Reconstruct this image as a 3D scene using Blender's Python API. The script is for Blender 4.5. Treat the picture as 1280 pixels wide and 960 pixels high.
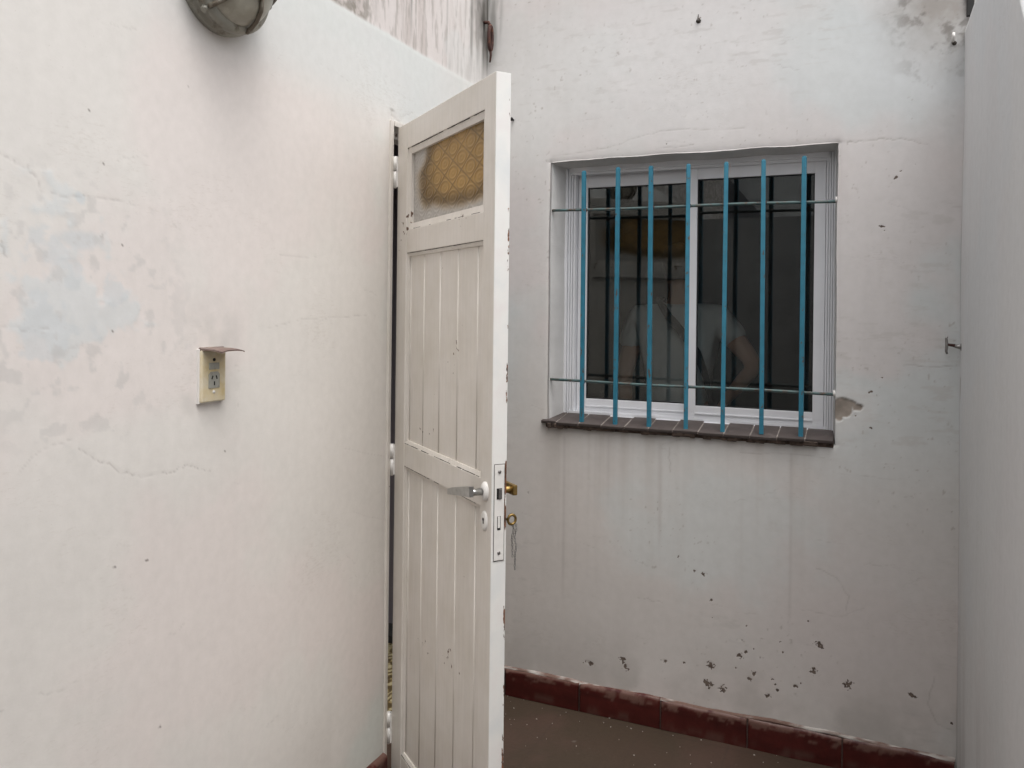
import bpy, bmesh, math, random
import numpy as np
from mathutils import Vector, Matrix

for o in list(bpy.data.objects): bpy.data.objects.remove(o)
scene = bpy.context.scene
COL = scene.collection
PI = math.pi
random.seed(7)

# ------------------------------------------------------------------ camera
F, PX, HY, ROLL, CAM_H = 1014.0, 640.0, 387.0, 0.0115, 1.48     # focal length, principal point (pixels of the 1280 px photo)
TH = math.atan2(445.0, 1014.0)                                   # camera is turned left of the window wall's normal
fw = Vector((-math.sin(TH), math.cos(TH), 0)); rt = Vector((math.cos(TH), math.sin(TH), 0)); up = Vector((0, 0, 1))
cx = math.cos(ROLL) * rt + math.sin(ROLL) * up
cy = -math.sin(ROLL) * rt + math.cos(ROLL) * up
cam_d = bpy.data.cameras.new('camera'); cam = bpy.data.objects.new('camera', cam_d); COL.objects.link(cam)
m = Matrix.Identity(4)
for i in range(3):
    m[i][0], m[i][1], m[i][2] = cx[i], cy[i], -fw[i]
m[2][3] = CAM_H
cam.matrix_world = m
cam_d.sensor_fit = 'HORIZONTAL'; cam_d.sensor_width = 36.0; cam_d.lens = 36.0 * F / 1280.0
cam_d.shift_y = -(480.0 - HY) / 1280.0
cam_d.clip_start = 0.05; cam_d.clip_end = 500
scene.camera = cam

# ------------------------------------------------------------------ sky, sun, exposure: bright overcast
SUN_EL, SUN_AZ = math.radians(71), math.radians(128)             # azimuth measured clockwise from +Y
world = bpy.data.worlds.new('World'); scene.world = world; world.use_nodes = True
wn = world.node_tree.nodes; wl = world.node_tree.links; wn.clear()
sky = wn.new('ShaderNodeTexSky'); sky.sky_type = 'NISHITA'; sky.sun_disc = False
sky.sun_elevation = SUN_EL; sky.sun_rotation = SUN_AZ
sky.air_density = 1.0; sky.dust_density = 6.0; sky.ozone_density = 1.0
hs = wn.new('ShaderNodeHueSaturation'); hs.inputs['Saturation'].default_value = 0.16
bg = wn.new('ShaderNodeBackground'); bg.inputs['Strength'].default_value = 0.15
wo = wn.new('ShaderNodeOutputWorld')
wl.new(sky.outputs[0], hs.inputs['Color']); wl.new(hs.outputs[0], bg.inputs[0]); wl.new(bg.outputs[0], wo.inputs[0])
sd = bpy.data.lights.new('sun', 'SUN'); sd.energy = 0.55; sd.angle = math.radians(60); sd.color = (1.0, 0.97, 0.93)
sun = bpy.data.objects.new('sun', sd); COL.objects.link(sun)
sdir = Vector((math.sin(SUN_AZ) * math.cos(SUN_EL), math.cos(SUN_AZ) * math.cos(SUN_EL), math.sin(SUN_EL)))
sun.rotation_euler = (-sdir).to_track_quat('-Z', 'Y').to_euler(); sun.location = sdir * 20
scene.view_settings.view_transform = 'Standard'; scene.view_settings.look = 'None'
scene.view_settings.gamma = 1.0; scene.view_settings.exposure = 0.82; scene.view_settings.use_curve_mapping = False
scene.render.engine = 'CYCLES'
scene.cycles.max_bounces = 8; scene.cycles.diffuse_bounces = 4; scene.cycles.transparent_max_bounces = 16

# ------------------------------------------------------------------ helpers
CAM = Vector((0, 0, CAM_H))
def ray(px, py): return fw + cx * ((px - PX) / F) - cy * ((py - HY) / F)
def on_plane(px, py, p0, n):
    d = ray(px, py); n = Vector(n); t = (Vector(p0) - CAM).dot(n) / d.dot(n); return CAM + d * t
XA, YB, XC = -1.37, 2.86, 0.265                                  # the three wall planes
def onA(px, py): p = on_plane(px, py, (XA, 0, 0), (1, 0, 0)); return p.y, p.z
def onB(px, py): p = on_plane(px, py, (0, YB, 0), (0, 1, 0)); return p.x, p.z
def onC(px, py): p = on_plane(px, py, (XC, 0, 0), (1, 0, 0)); return p.y, p.z

_tab = {}
def vnoise(u, v, seed):
    if seed not in _tab: _tab[seed] = np.random.RandomState(seed).rand(256, 256)
    T = _tab[seed]
    iu = np.floor(u).astype(np.int64); iv = np.floor(v).astype(np.int64)
    fu = u - iu; fv = v - iv; fu = fu * fu * (3 - 2 * fu); fv = fv * fv * (3 - 2 * fv)
    a = T[iu & 255, iv & 255]; b = T[(iu + 1) & 255, iv & 255]; c = T[iu & 255, (iv + 1) & 255]; d = T[(iu + 1) & 255, (iv + 1) & 255]
    return (a * (1 - fu) + b * fu) * (1 - fv) + (c * (1 - fu) + d * fu) * fv
def fbm(u, v, su, sv=None, octv=4, seed=0, gain=0.5):
    sv = su if sv is None else sv
    s = np.zeros_like(u); a = 1.0; t = 0.0
    for k in range(octv):
        s += a * vnoise(u * su * 2 ** k + 17.3 * k + 40, v * sv * 2 ** k + 9.1 * k + 40, seed + k); t += a; a *= gain
    return s / t
def sst(x, a, b):
    t = np.clip((x - a) / (b - a), 0, 1); return t * t * (3 - 2 * t)
def blob(u, v, cu, cv, ru, rv, seed=0, wob=0.5, soft=0.35, ns=None):
    """soft-edged irregular patch 0..1"""
    ns = ns or 0.9 / max(ru, rv)
    d = np.sqrt(((u - cu) / ru) ** 2 + ((v - cv) / rv) ** 2) + (fbm(u, v, ns, octv=5, seed=seed, gain=.6) - .5) * 2 * wob
    return 1 - sst(d, 1 - soft, 1 + soft)
def stroke(mask, u, v, pts, w, s=1.0):
    """darken along a polyline: a crack"""
    for (a, b), (c, d) in zip(pts[:-1], pts[1:]):
        pad = 4 * w
        sel = (u > min(a, c) - pad) & (u < max(a, c) + pad) & (v > min(b, d) - pad) & (v < max(b, d) + pad)
        if not sel.any(): continue
        uu, vv = u[sel], v[sel]; L2 = (c - a) ** 2 + (d - b) ** 2 + 1e-12
        t = np.clip(((uu - a) * (c - a) + (vv - b) * (d - b)) / L2, 0, 1)
        dist = np.hypot(uu - a - t * (c - a), vv - b - t * (d - b))
        mask[sel] = np.maximum(mask[sel], s * np.exp(-(dist / w) ** 2))
def wiggle(pts, n=5, amp=0.006, rng=random):
    out = []
    for (a, b), (c, d) in zip(pts[:-1], pts[1:]):
        for k in range(n):
            t = k / n; out.append((a + (c - a) * t + rng.uniform(-amp, amp), b + (d - b) * t + rng.uniform(-amp, amp)))
    out.append(pts[-1]); return out

def tag(o, label=None, cat=None, group=None, kind=None):
    if label: o['label'] = label
    if cat: o['category'] = cat
    if group: o['group'] = group
    if kind: o['kind'] = kind
    return o
def link(name, me, mat=None, parent=None):
    o = bpy.data.objects.new(name, me); COL.objects.link(o)
    if mat is not None and len(me.materials) == 0: me.materials.append(mat)
    if parent is not None: o.parent = parent
    return o
def empty(name, loc=(0, 0, 0), rz=0.0):
    o = bpy.data.objects.new(name, None); COL.objects.link(o); o.location = loc; o.rotation_euler = (0, 0, rz)
    o.empty_display_size = 0.1; return o
def np_mesh(name, V, Q, colors=None, smooth=True):
    me = bpy.data.meshes.new(name)
    V = np.asarray(V, np.float32); Q = np.asarray(Q, np.int32)
    me.vertices.add(len(V)); me.vertices.foreach_set('co', V.ravel())
    me.loops.add(Q.size); me.loops.foreach_set('vertex_index', Q.ravel())
    me.polygons.add(len(Q)); me.polygons.foreach_set('loop_start', np.arange(0, Q.size, 4, dtype=np.int32))
    me.update(calc_edges=True)
    if smooth: me.polygons.foreach_set('use_smooth', np.ones(len(Q), bool))
    if colors is not None:
        at = me.attributes.new('Col', 'FLOAT_COLOR', 'POINT')
        c4 = np.ones((len(V), 4), np.float32); c4[:, 3] = 0; c4[:, :colors.shape[1]] = colors
        at.data.foreach_set('color', c4.ravel())
    me.validate(); return me
class MB:
    """collects shapes for one mesh"""
    def __init__(s): s.bm = bmesh.new()
    def box(s, x0, x1, y0, y1, z0, z1, bev=0.0, seg=2):
        r = bmesh.ops.create_cube(s.bm, size=1.0); vs = r['verts']
        for v in vs: v.co = Vector(((x0 + x1) / 2 + v.co.x * (x1 - x0), (y0 + y1) / 2 + v.co.y * (y1 - y0), (z0 + z1) / 2 + v.co.z * (z1 - z0)))
        if bev > 0:
            es = list({e for v in vs for e in v.link_edges}); bmesh.ops.bevel(s.bm, geom=es, offset=bev, segments=seg, affect='EDGES', profile=0.6)
        return s
    def tube(s, pts, r, n=10, cap=True):
        pts = [Vector(p) for p in pts]; rs = r if isinstance(r, (list, tuple)) else [r] * len(pts)
        rings = []; prev = None
        for i, p in enumerate(pts):
            t = (pts[min(i + 1, len(pts) - 1)] - pts[max(i - 1, 0)]).normalized()
            if prev is None:
                a = Vector((0, 0, 1)) if abs(t.z) < .9 else Vector((1, 0, 0)); x = t.cross(a).normalized()
            else: x = (prev - t * prev.dot(t)).normalized()
            prev = x; y = t.cross(x)
            rings.append([s.bm.verts.new(p + (x * math.cos(2 * PI * k / n) + y * math.sin(2 * PI * k / n)) * rs[i]) for k in range(n)])
        for a, b in zip(rings[:-1], rings[1:]):
            for k in range(n): f = s.bm.faces.new((a[k], a[(k + 1) % n], b[(k + 1) % n], b[k])); f.smooth = True
        if cap: s.bm.faces.new(list(reversed(rings[0]))); s.bm.faces.new(rings[-1])
        return s
    def lathe(s, prof, M=None, n=32, sx=1.0, sy=1.0):
        """profile (r, h) spun about local z, then moved by M"""
        M = M or Matrix.Identity(4); rings = []
        for r, h in prof:
            if r < 1e-6: rings.append([s.bm.verts.new(M @ Vector((0, 0, h)))])
            else: rings.append([s.bm.verts.new(M @ Vector((r * sx * math.cos(2 * PI * k / n), r * sy * math.sin(2 * PI * k / n), h))) for k in range(n)])
        for a, b in zip(rings[:-1], rings[1:]):
            for k in range(n):
                q = [a[k % len(a)], a[(k + 1) % len(a)], b[(k + 1) % len(b)], b[k % len(b)]]
                q = list(dict.fromkeys(q))
                if len(q) >= 3: f = s.bm.faces.new(q); f.smooth = True
        return s
    def prism(s, poly, M, h):
        """polygon in local xy extruded by h along local z"""
        a = [s.bm.verts.new(M @ Vector((p[0], p[1], 0))) for p in poly]; b = [s.bm.verts.new(M @ Vector((p[0], p[1], h))) for p in poly]
        s.bm.faces.new(list(reversed(a))); s.bm.faces.new(b)
        for k in range(len(a)): s.bm.faces.new((a[k], a[(k + 1) % len(a)], b[(k + 1) % len(b)], b[k]))
        return s
    def build(s, name, mat, parent=None):
        bmesh.ops.recalc_face_normals(s.bm, faces=s.bm.faces)
        me = bpy.data.meshes.new(name); s.bm.to_mesh(me); s.bm.free()
        return link(name, me, mat, parent)

# ------------------------------------------------------------------ materials
def newmat(name):
    mt = bpy.data.materials.new(name); mt.use_nodes = True; nt = mt.node_tree
    return mt, nt, nt.nodes['Principled BSDF']
def nd(nt, typ, **kw):
    n = nt.nodes.new(typ)
    for k, v in kw.items():
        if k in ('operation', 'blend_type', 'data_type', 'attribute_name', 'noise_dimensions', 'feature', 'mode', 'interpolation'): setattr(n, k, v)
        else: n.inputs[k].default_value = v
    return n
def noise(nt, co, scale, detail=4, rough=0.55):
    n = nd(nt, 'ShaderNodeTexNoise', Scale=scale, Detail=detail, Roughness=rough); nt.links.new(co, n.inputs['Vector']); return n.outputs['Fac']
def ramp(nt, fac, stops):
    n = nt.nodes.new('ShaderNodeValToRGB'); e = n.color_ramp.elements
    while len(e) < len(stops): e.new(0.5)
    for k, (p, c) in enumerate(stops): e[k].position = p; e[k].color = (*c, 1) if len(c) == 3 else c
    nt.links.new(fac, n.inputs['Fac']); return n.outputs['Color']
def mixc(nt, fac, a, b, mode='MIX'):
    n = nt.nodes.new('ShaderNodeMix'); n.data_type = 'RGBA'; n.blend_type = mode
    for sock, val in ((n.inputs[0], fac), (n.inputs[6], a), (n.inputs[7], b)):
        if hasattr(val, 'links'): nt.links.new(val, sock)
        else: sock.default_value = val if not isinstance(val, tuple) else (*val, 1)[:4]
    return n.outputs[2]
def bump(nt, bsdf, h, strength, dist):
    b = nd(nt, 'ShaderNodeBump', Strength=strength, Distance=dist); nt.links.new(h, b.inputs['Height']); nt.links.new(b.outputs[0], bsdf.inputs['Normal'])
def coords(nt): return nt.nodes.new('ShaderNodeTexCoord').outputs['Object']
def add(nt, a, b, ka=1.0, kb=1.0):
    m1 = nd(nt, 'ShaderNodeMath', operation='MULTIPLY'); nt.links.new(a, m1.inputs[0]); m1.inputs[1].default_value = ka
    m2 = nd(nt, 'ShaderNodeMath', operation='MULTIPLY_ADD'); nt.links.new(b, m2.inputs[0]); m2.inputs[1].default_value = kb; nt.links.new(m1.outputs[0], m2.inputs[2])
    return m2.outputs[0]

def mat_plaster():
    mt, nt, b = newmat('painted_plaster'); co = coords(nt)
    at = nd(nt, 'ShaderNodeAttribute', attribute_name='Col')
    f1 = noise(nt, co, 38, 5); f2 = noise(nt, co, 170, 3)
    tint = ramp(nt, f1, [(0.3, (.96, .96, .956)), (0.7, (1.015, 1.015, 1.015))])
    c = mixc(nt, 1.0, at.outputs['Color'], tint, 'MULTIPLY')
    mp = nd(nt, 'ShaderNodeMapping'); mp.inputs['Scale'].default_value = (1, 1, 3.2); nt.links.new(co, mp.inputs['Vector'])
    f4 = noise(nt, mp.outputs[0], 55, 6, .7); reg = noise(nt, co, 3.2, 3, .5)
    m4 = nd(nt, 'ShaderNodeMath', operation='MULTIPLY'); nt.links.new(f4, m4.inputs[0]); nt.links.new(reg, m4.inputs[1])
    c = mixc(nt, 1.0, c, ramp(nt, m4.outputs[0], [(0.34, (1, 1, 1)), (0.42, (.935, .925, .915))]), 'MULTIPLY')
    sp = ramp(nt, f2, [(0.70, (1, 1, 1)), (0.80, (.86, .84, .82))])
    c = mixc(nt, 1.0, c, sp, 'MULTIPLY')
    f3 = noise(nt, co, 115, 3, .5)
    chip = ramp(nt, add(nt, at.outputs['Alpha'], f3, .5, .8), [(.66, (0, 0, 0)), (.675, (1, 1, 1))])
    dk = ramp(nt, noise(nt, co, 60, 3), [(.3, (.085, .062, .053)), (.7, (.19, .15, .125))])
    c = mixc(nt, chip, c, dk)
    nt.links.new(c, b.inputs['Base Color']); b.inputs['Roughness'].default_value = .75; b.inputs['Specular IOR Level'].default_value = .2
    h = add(nt, f1, f2, .5, .3); h = add(nt, h, chip, 1.0, -.8)
    bump(nt, b, add(nt, h, f4, 1.0, .35), .15, .0022); return mt
def mat_simple(name, col, rough=.6, metal=0.0, var=.12, scale=20, bmp=0.0, spec=.4):
    mt, nt, b = newmat(name); co = coords(nt); f = noise(nt, co, scale, 5)
    lo = tuple(max(0, x * (1 - var)) for x in col); hi = tuple(min(1, x * (1 + var)) for x in col)
    nt.links.new(ramp(nt, f, [(.3, lo), (.7, hi)]), b.inputs['Base Color'])
    b.inputs['Roughness'].default_value = rough; b.inputs['Metallic'].default_value = metal; b.inputs['Specular IOR Level'].default_value = spec
    if bmp: bump(nt, b, noise(nt, co, scale * 4, 4), .5, bmp)
    return mt
def mat_doorpaint(name='door_paint', col=(.68, .64, .59)):
    """thick old oil paint on wood: vertical brush marks, grime, small chips down to rusty wood"""
    mt, nt, b = newmat(name); co = coords(nt)
    mp = nd(nt, 'ShaderNodeMapping'); mp.inputs['Scale'].default_value = (1, 1, .06); nt.links.new(co, mp.inputs['Vector'])
    br = noise(nt, mp.outputs[0], 90, 4); g = noise(nt, co, 7, 6, .6); ch = noise(nt, co, 60, 3, .5); reg = noise(nt, co, 5, 3, .5)
    c = ramp(nt, br, [(.3, tuple(x * .95 for x in col)), (.7, tuple(min(1, x * 1.03) for x in col))])
    c = mixc(nt, 1.0, c, ramp(nt, g, [(.3, (.90, .89, .86)), (.6, (1, 1, 1))]), 'MULTIPLY')
    chip = nd(nt, 'ShaderNodeMath', operation='MULTIPLY'); nt.links.new(ch, chip.inputs[0]); nt.links.new(reg, chip.inputs[1])
    cm = ramp(nt, chip.outputs[0], [(.435, (0, 0, 0)), (.45, (1, 1, 1))])
    c = mixc(nt, cm, c, (.12, .07, .045))
    nt.links.new(c, b.inputs['Base Color']); b.inputs['Roughness'].default_value = .42; b.inputs['Specular IOR Level'].default_value = .4
    bump(nt, b, add(nt, br, g, .5, .6), .35, .003); return mt
def mat_edgepaint():
    """door edge: white paint, knocked down to rust and primer along the outer arris"""
    mt, nt, b = newmat('door_edge_paint'); co = coords(nt)
    sx = nd(nt, 'ShaderNodeSeparateXYZ'); nt.links.new(co, sx.inputs[0])
    mp = nd(nt, 'ShaderNodeMapping'); mp.inputs['Scale'].default_value = (1, 1, .35); nt.links.new(co, mp.inputs['Vector'])
    ch = noise(nt, mp.outputs[0], 45, 5, .6); g = noise(nt, co, 9, 4)
    near = nd(nt, 'ShaderNodeMapRange'); nt.links.new(sx.outputs['Y'], near.inputs[0])
    for k, v in enumerate((.027, .0355, 0.0, .36)): near.inputs[k + 1].default_value = v
    sm = add(nt, ch, near.outputs[0], .78, 1.0)
    cm = ramp(nt, sm, [(.772, (0, 0, 0)), (.785, (1, 1, 1))])
    rust = ramp(nt, noise(nt, co, 120, 3), [(.35, (.05, .025, .018)), (.65, (.24, .10, .05))])
    c = ramp(nt, g, [(.3, (.70, .71, .70)), (.5, (.78, .77, .74)), (.7, (.75, .71, .69))])
    nt.links.new(mixc(nt, cm, c, rust), b.inputs['Base Color']); b.inputs['Roughness'].default_value = .4
    bump(nt, b, add(nt, ch, cm, .3, -.6), .5, .002); return mt
def mat_glass():
    """thin clear pane: Schlick reflection over transparency"""
    mt, nt, b = newmat('window_glass'); nt.nodes.remove(b); out = nt.nodes['Material Output']
    ge = nt.nodes.new('ShaderNodeNewGeometry')
    d = nd(nt, 'ShaderNodeVectorMath', operation='DOT_PRODUCT'); nt.links.new(ge.outputs['Normal'], d.inputs[0]); nt.links.new(ge.outputs['Incoming'], d.inputs[1])
    a = nd(nt, 'ShaderNodeMath', operation='ABSOLUTE'); nt.links.new(d.outputs['Value'], a.inputs[0])
    s = nd(nt, 'ShaderNodeMath', operation='SUBTRACT'); s.inputs[0].default_value = 1; nt.links.new(a.outputs[0], s.inputs[1])
    p = nd(nt, 'ShaderNodeMath', operation='POWER'); nt.links.new(s.outputs[0], p.inputs[0]); p.inputs[1].default_value = 5
    q = nd(nt, 'ShaderNodeMath', operation='MULTIPLY_ADD'); nt.links.new(p.outputs[0], q.inputs[0]); q.inputs[1].default_value = .944; q.inputs[2].default_value = .056
    tr = nt.nodes.new('ShaderNodeBsdfTransparent'); tr.inputs[0].default_value = (.90, .93, .92, 1)
    gl = nt.nodes.new('ShaderNodeBsdfGlossy'); gl.inputs['Roughness'].default_value = 0.0; gl.inputs[0].default_value = (.96, .97, .97, 1)
    mx = nt.nodes.new('ShaderNodeMixShader'); nt.links.new(q.outputs[0], mx.inputs[0]); nt.links.new(tr.outputs[0], mx.inputs[1]); nt.links.new(gl.outputs[0], mx.inputs[2])
    # a light film of dust
    df = nt.nodes.new('ShaderNodeBsdfDiffuse'); df.inputs[0].default_value = (.5, .5, .48, 1)
    co = coords(nt); f = noise(nt, co, 5, 6, .65); r = nd(nt, 'ShaderNodeMapRange'); nt.links.new(f, r.inputs[0])
    for k, v in enumerate((.4, .8, .002, .02)): r.inputs[k + 1].default_value = v
    m2 = nt.nodes.new('ShaderNodeMixShader'); nt.links.new(r.outputs[0], m2.inputs[0]); nt.links.new(mx.outputs[0], m2.inputs[1]); nt.links.new(df.outputs[0], m2.inputs[2])
    nt.links.new(m2.outputs[0], out.inputs['Surface']); return mt
def mat_amber():
    mt, nt, b = newmat('amber_cathedral_glass'); out = nt.nodes['Material Output']
    at = nd(nt, 'ShaderNodeAttribute', attribute_name='Col')
    nt.links.new(at.outputs['Color'], b.inputs['Base Color']); b.inputs['Roughness'].default_value = .28
    tl = nt.nodes.new('ShaderNodeBsdfTranslucent'); nt.links.new(at.outputs['Color'], tl.inputs[0])
    mx = nt.nodes.new('ShaderNodeMixShader'); mx.inputs[0].default_value = .42
    nt.links.new(b.outputs[0], mx.inputs[1]); nt.links.new(tl.outputs[0], mx.inputs[2]); nt.links.new(mx.outputs[0], out.inputs['Surface'])
    bump(nt, b, noise(nt, coords(nt), 120, 3), .3, .002); return mt
def mat_attr(name, rough=.6, bmp=.002, scale=80, spec=.35):
    mt, nt, b = newmat(name); co = coords(nt)
    at = nd(nt, 'ShaderNodeAttribute', attribute_name='Col'); f = noise(nt, co, scale, 4)
    nt.links.new(mixc(nt, 1.0, at.outputs['Color'], ramp(nt, f, [(.3, (.9, .9, .9)), (.7, (1.05, 1.05, 1.05))]), 'MULTIPLY'), b.inputs['Base Color'])
    b.inputs['Roughness'].default_value = rough; b.inputs['Specular IOR Level'].default_value = spec; bump(nt, b, f, .5, bmp); return mt
def mat_blend(name, base, wear, scale, t0, t1, rough=.5, bmp=.002, metal=0.0, scale2=None, z_stretch=1.0):
    """paint over something that shows where it has worn off"""
    mt, nt, b = newmat(name); co = coords(nt)
    mp = nd(nt, 'ShaderNodeMapping'); mp.inputs['Scale'].default_value = (1, 1, z_stretch); nt.links.new(co, mp.inputs['Vector'])
    oi = nt.nodes.new('ShaderNodeObjectInfo'); mul = nd(nt, 'ShaderNodeMath', operation='MULTIPLY'); nt.links.new(oi.outputs['Random'], mul.inputs[0]); mul.inputs[1].default_value = 37.0; nt.links.new(mul.outputs[0], mp.inputs['Location'])   # each piece wears differently
    f = noise(nt, mp.outputs[0], scale, 6, .65); g = noise(nt, co, (scale2 or scale * .3), 4)
    c = ramp(nt, g, [(.3, tuple(x * .82 for x in base)), (.7, tuple(min(1, x * 1.12) for x in base))])
    c = mixc(nt, ramp(nt, f, [(t0, (0, 0, 0)), (t1, (1, 1, 1))]), c, wear)
    nt.links.new(c, b.inputs['Base Color']); b.inputs['Roughness'].default_value = rough; b.inputs['Metallic'].default_value = metal
    bump(nt, b, f, .4, bmp); return mt

M_PL = mat_plaster()
M_DOOR = mat_doorpaint(); M_EDGE = mat_edgepaint()
M_GLASS = mat_glass(); M_AMBER = mat_amber()
M_ALU = mat_simple('white_powdercoat', (.72, .725, .75), .38, var=.04, scale=6, spec=.5)
M_GASKET = mat_simple('black_gasket', (.015, .015, .016), .6)
M_BAR = mat_blend('turquoise_paint', (.028, .18, .265), (.085, .06, .045), 70, .605, .66, rough=.5, z_stretch=.45)
M_ROD = mat_blend('weathered_green_rod', (.07, .12, .12), (.09, .045, .025), 50, .5, .68, rough=.5)
M_CHROME = mat_simple('satin_aluminium', (.42, .42, .41), .32, metal=1.0, var=.15, scale=60)
M_BRASS = mat_blend('tarnished_brass', (.30, .20, .07), (.06, .045, .02), 40, .5, .75, rough=.4, metal=.8)
M_STEEL = mat_simple('dull_steel', (.30, .29, .28), .4, metal=.9, var=.25, scale=80)
M_DARK = mat_simple('dark_void', (.012, .010, .010), .8)
M_WHITE = mat_simple('white_enamel', (.72, .70, .67), .4, var=.05, scale=40)
M_RUST = mat_blend('rusty_iron', (.05, .018, .014), (.16, .06, .03), 70, .5, .7, rough=.8, bmp=.003)
M_SKIRT = mat_attr('red_skirting_tile', .42, .002, 60)
M_MORTAR = mat_simple('grey_mortar', (.075, .048, .04), .9, var=.3, scale=50, bmp=.003)
M_SILL = mat_blend('brown_quarry_tile', (.062, .048, .044), (.12, .10, .093), 26, .55, .8, rough=.6, bmp=.002)
M_FLOOR = mat_attr('floor_paint', .62, .002, 70, .35)
M_IVORY = mat_blend('yellowed_ivory_plastic', (.62, .50, .27), (.66, .60, .47), 12, .42, .62, rough=.45, scale2=30)
M_GREYP = mat_blend('grey_bakelite', (.36, .36, .32), (.20, .19, .16), 40, .5, .75, rough=.5)
M_LID = mat_blend('rusted_lid_plastic', (.15, .10, .085), (.30, .26, .20), 30, .5, .75, rough=.5)
M_LAMP = mat_blend('weathered_cast_aluminium', (.33, .32, .275), (.12, .095, .065), 30, .5, .7, rough=.55, metal=.35, bmp=.003)
M_LAMPG = mat_blend('dusty_lamp_glass', (.36, .34, .28), (.50, .48, .40), 22, .45, .75, rough=.35)
M_CAGE = mat_blend('brown_cast_cage', (.13, .105, .075), (.26, .245, .20), 40, .52, .75, rough=.6, bmp=.003)
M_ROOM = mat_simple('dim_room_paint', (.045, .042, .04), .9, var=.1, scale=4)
M_ROOM2 = mat_simple('mauve_room_paint', (.34, .31, .34), .85, var=.06, scale=4)
M_BLACK = mat_simple('black_pipe', (.014, .013, .012), .6)

# ------------------------------------------------------------------ generic plaster wall from a fine grid
def axis(segs):
    """segs: list of (start, end, step) joined end to end"""
    out = []
    for a, b, st in segs:
        n = max(1, int(round((b - a) / st))); out += list(np.linspace(a, b, n + 1)[:-1])
    out.append(segs[-1][1]); return np.array(out)
def grid_wall(us, vs, hole=None):
    nu, nv = len(us), len(vs); U, V = np.meshgrid(us, vs, indexing='ij')
    idx = np.arange(nu * nv).reshape(nu, nv)
    q = np.stack([idx[:-1, :-1], idx[1:, :-1], idx[1:, 1:], idx[:-1, 1:]], -1).reshape(-1, 4)
    if hole:
        cu = ((us[:-1] + us[1:]) / 2)[:, None] + 0 * vs[None, :-1]; cv = ((vs[:-1] + vs[1:]) / 2)[None, :] + 0 * us[:-1, None]
        keep = ~((cu > hole[0]) & (cu < hole[1]) & (cv > hole[2]) & (cv < hole[3])); q = q[keep.ravel()]
    return U, V, idx, q
def loop_of(us, vs, idx, hole, floor_open=False):
    i0, i1 = np.argmin(abs(us - hole[0])), np.argmin(abs(us - hole[1])); j0, j1 = np.argmin(abs(vs - hole[2])), np.argmin(abs(vs - hole[3]))
    L = list(idx[i0, j0:j1]) + list(idx[i0:i1, j1]) + list(idx[i1, j1:j0:-1]) + [idx[i1, j0]]
    if not floor_open: L += list(idx[i1 - 1:i0:-1, j0])
    return L

def plaster_colour(U, V, seed, base, cool, pink):
    f1 = fbm(U, V, 1.3, octv=5, seed=seed); f2 = fbm(U, V, 2.1, octv=5, seed=seed + 20); f3 = fbm(U, V, 5, octv=5, seed=seed + 40, gain=.6)
    c = np.ones(U.shape + (3,)) * np.array(base)
    def lay(c, mask, col, k=1.0): mk = (np.clip(mask, 0, 1) * k)[..., None]; return c * (1 - mk) + np.array(col) * mk
    c = lay(c, sst(f1, .48, .62), cool, .75); c = lay(c, sst(f2, .50, .64), pink, .65)
    c = c * (1 + (f3 - .5)[..., None] * .07)
    st = fbm(U, V, 26, .7, octv=3, seed=seed + 60)                    # faint vertical run marks
    c = c * (1 - .02 * sst(st, .5, .8)[..., None])
    return c, lay

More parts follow.
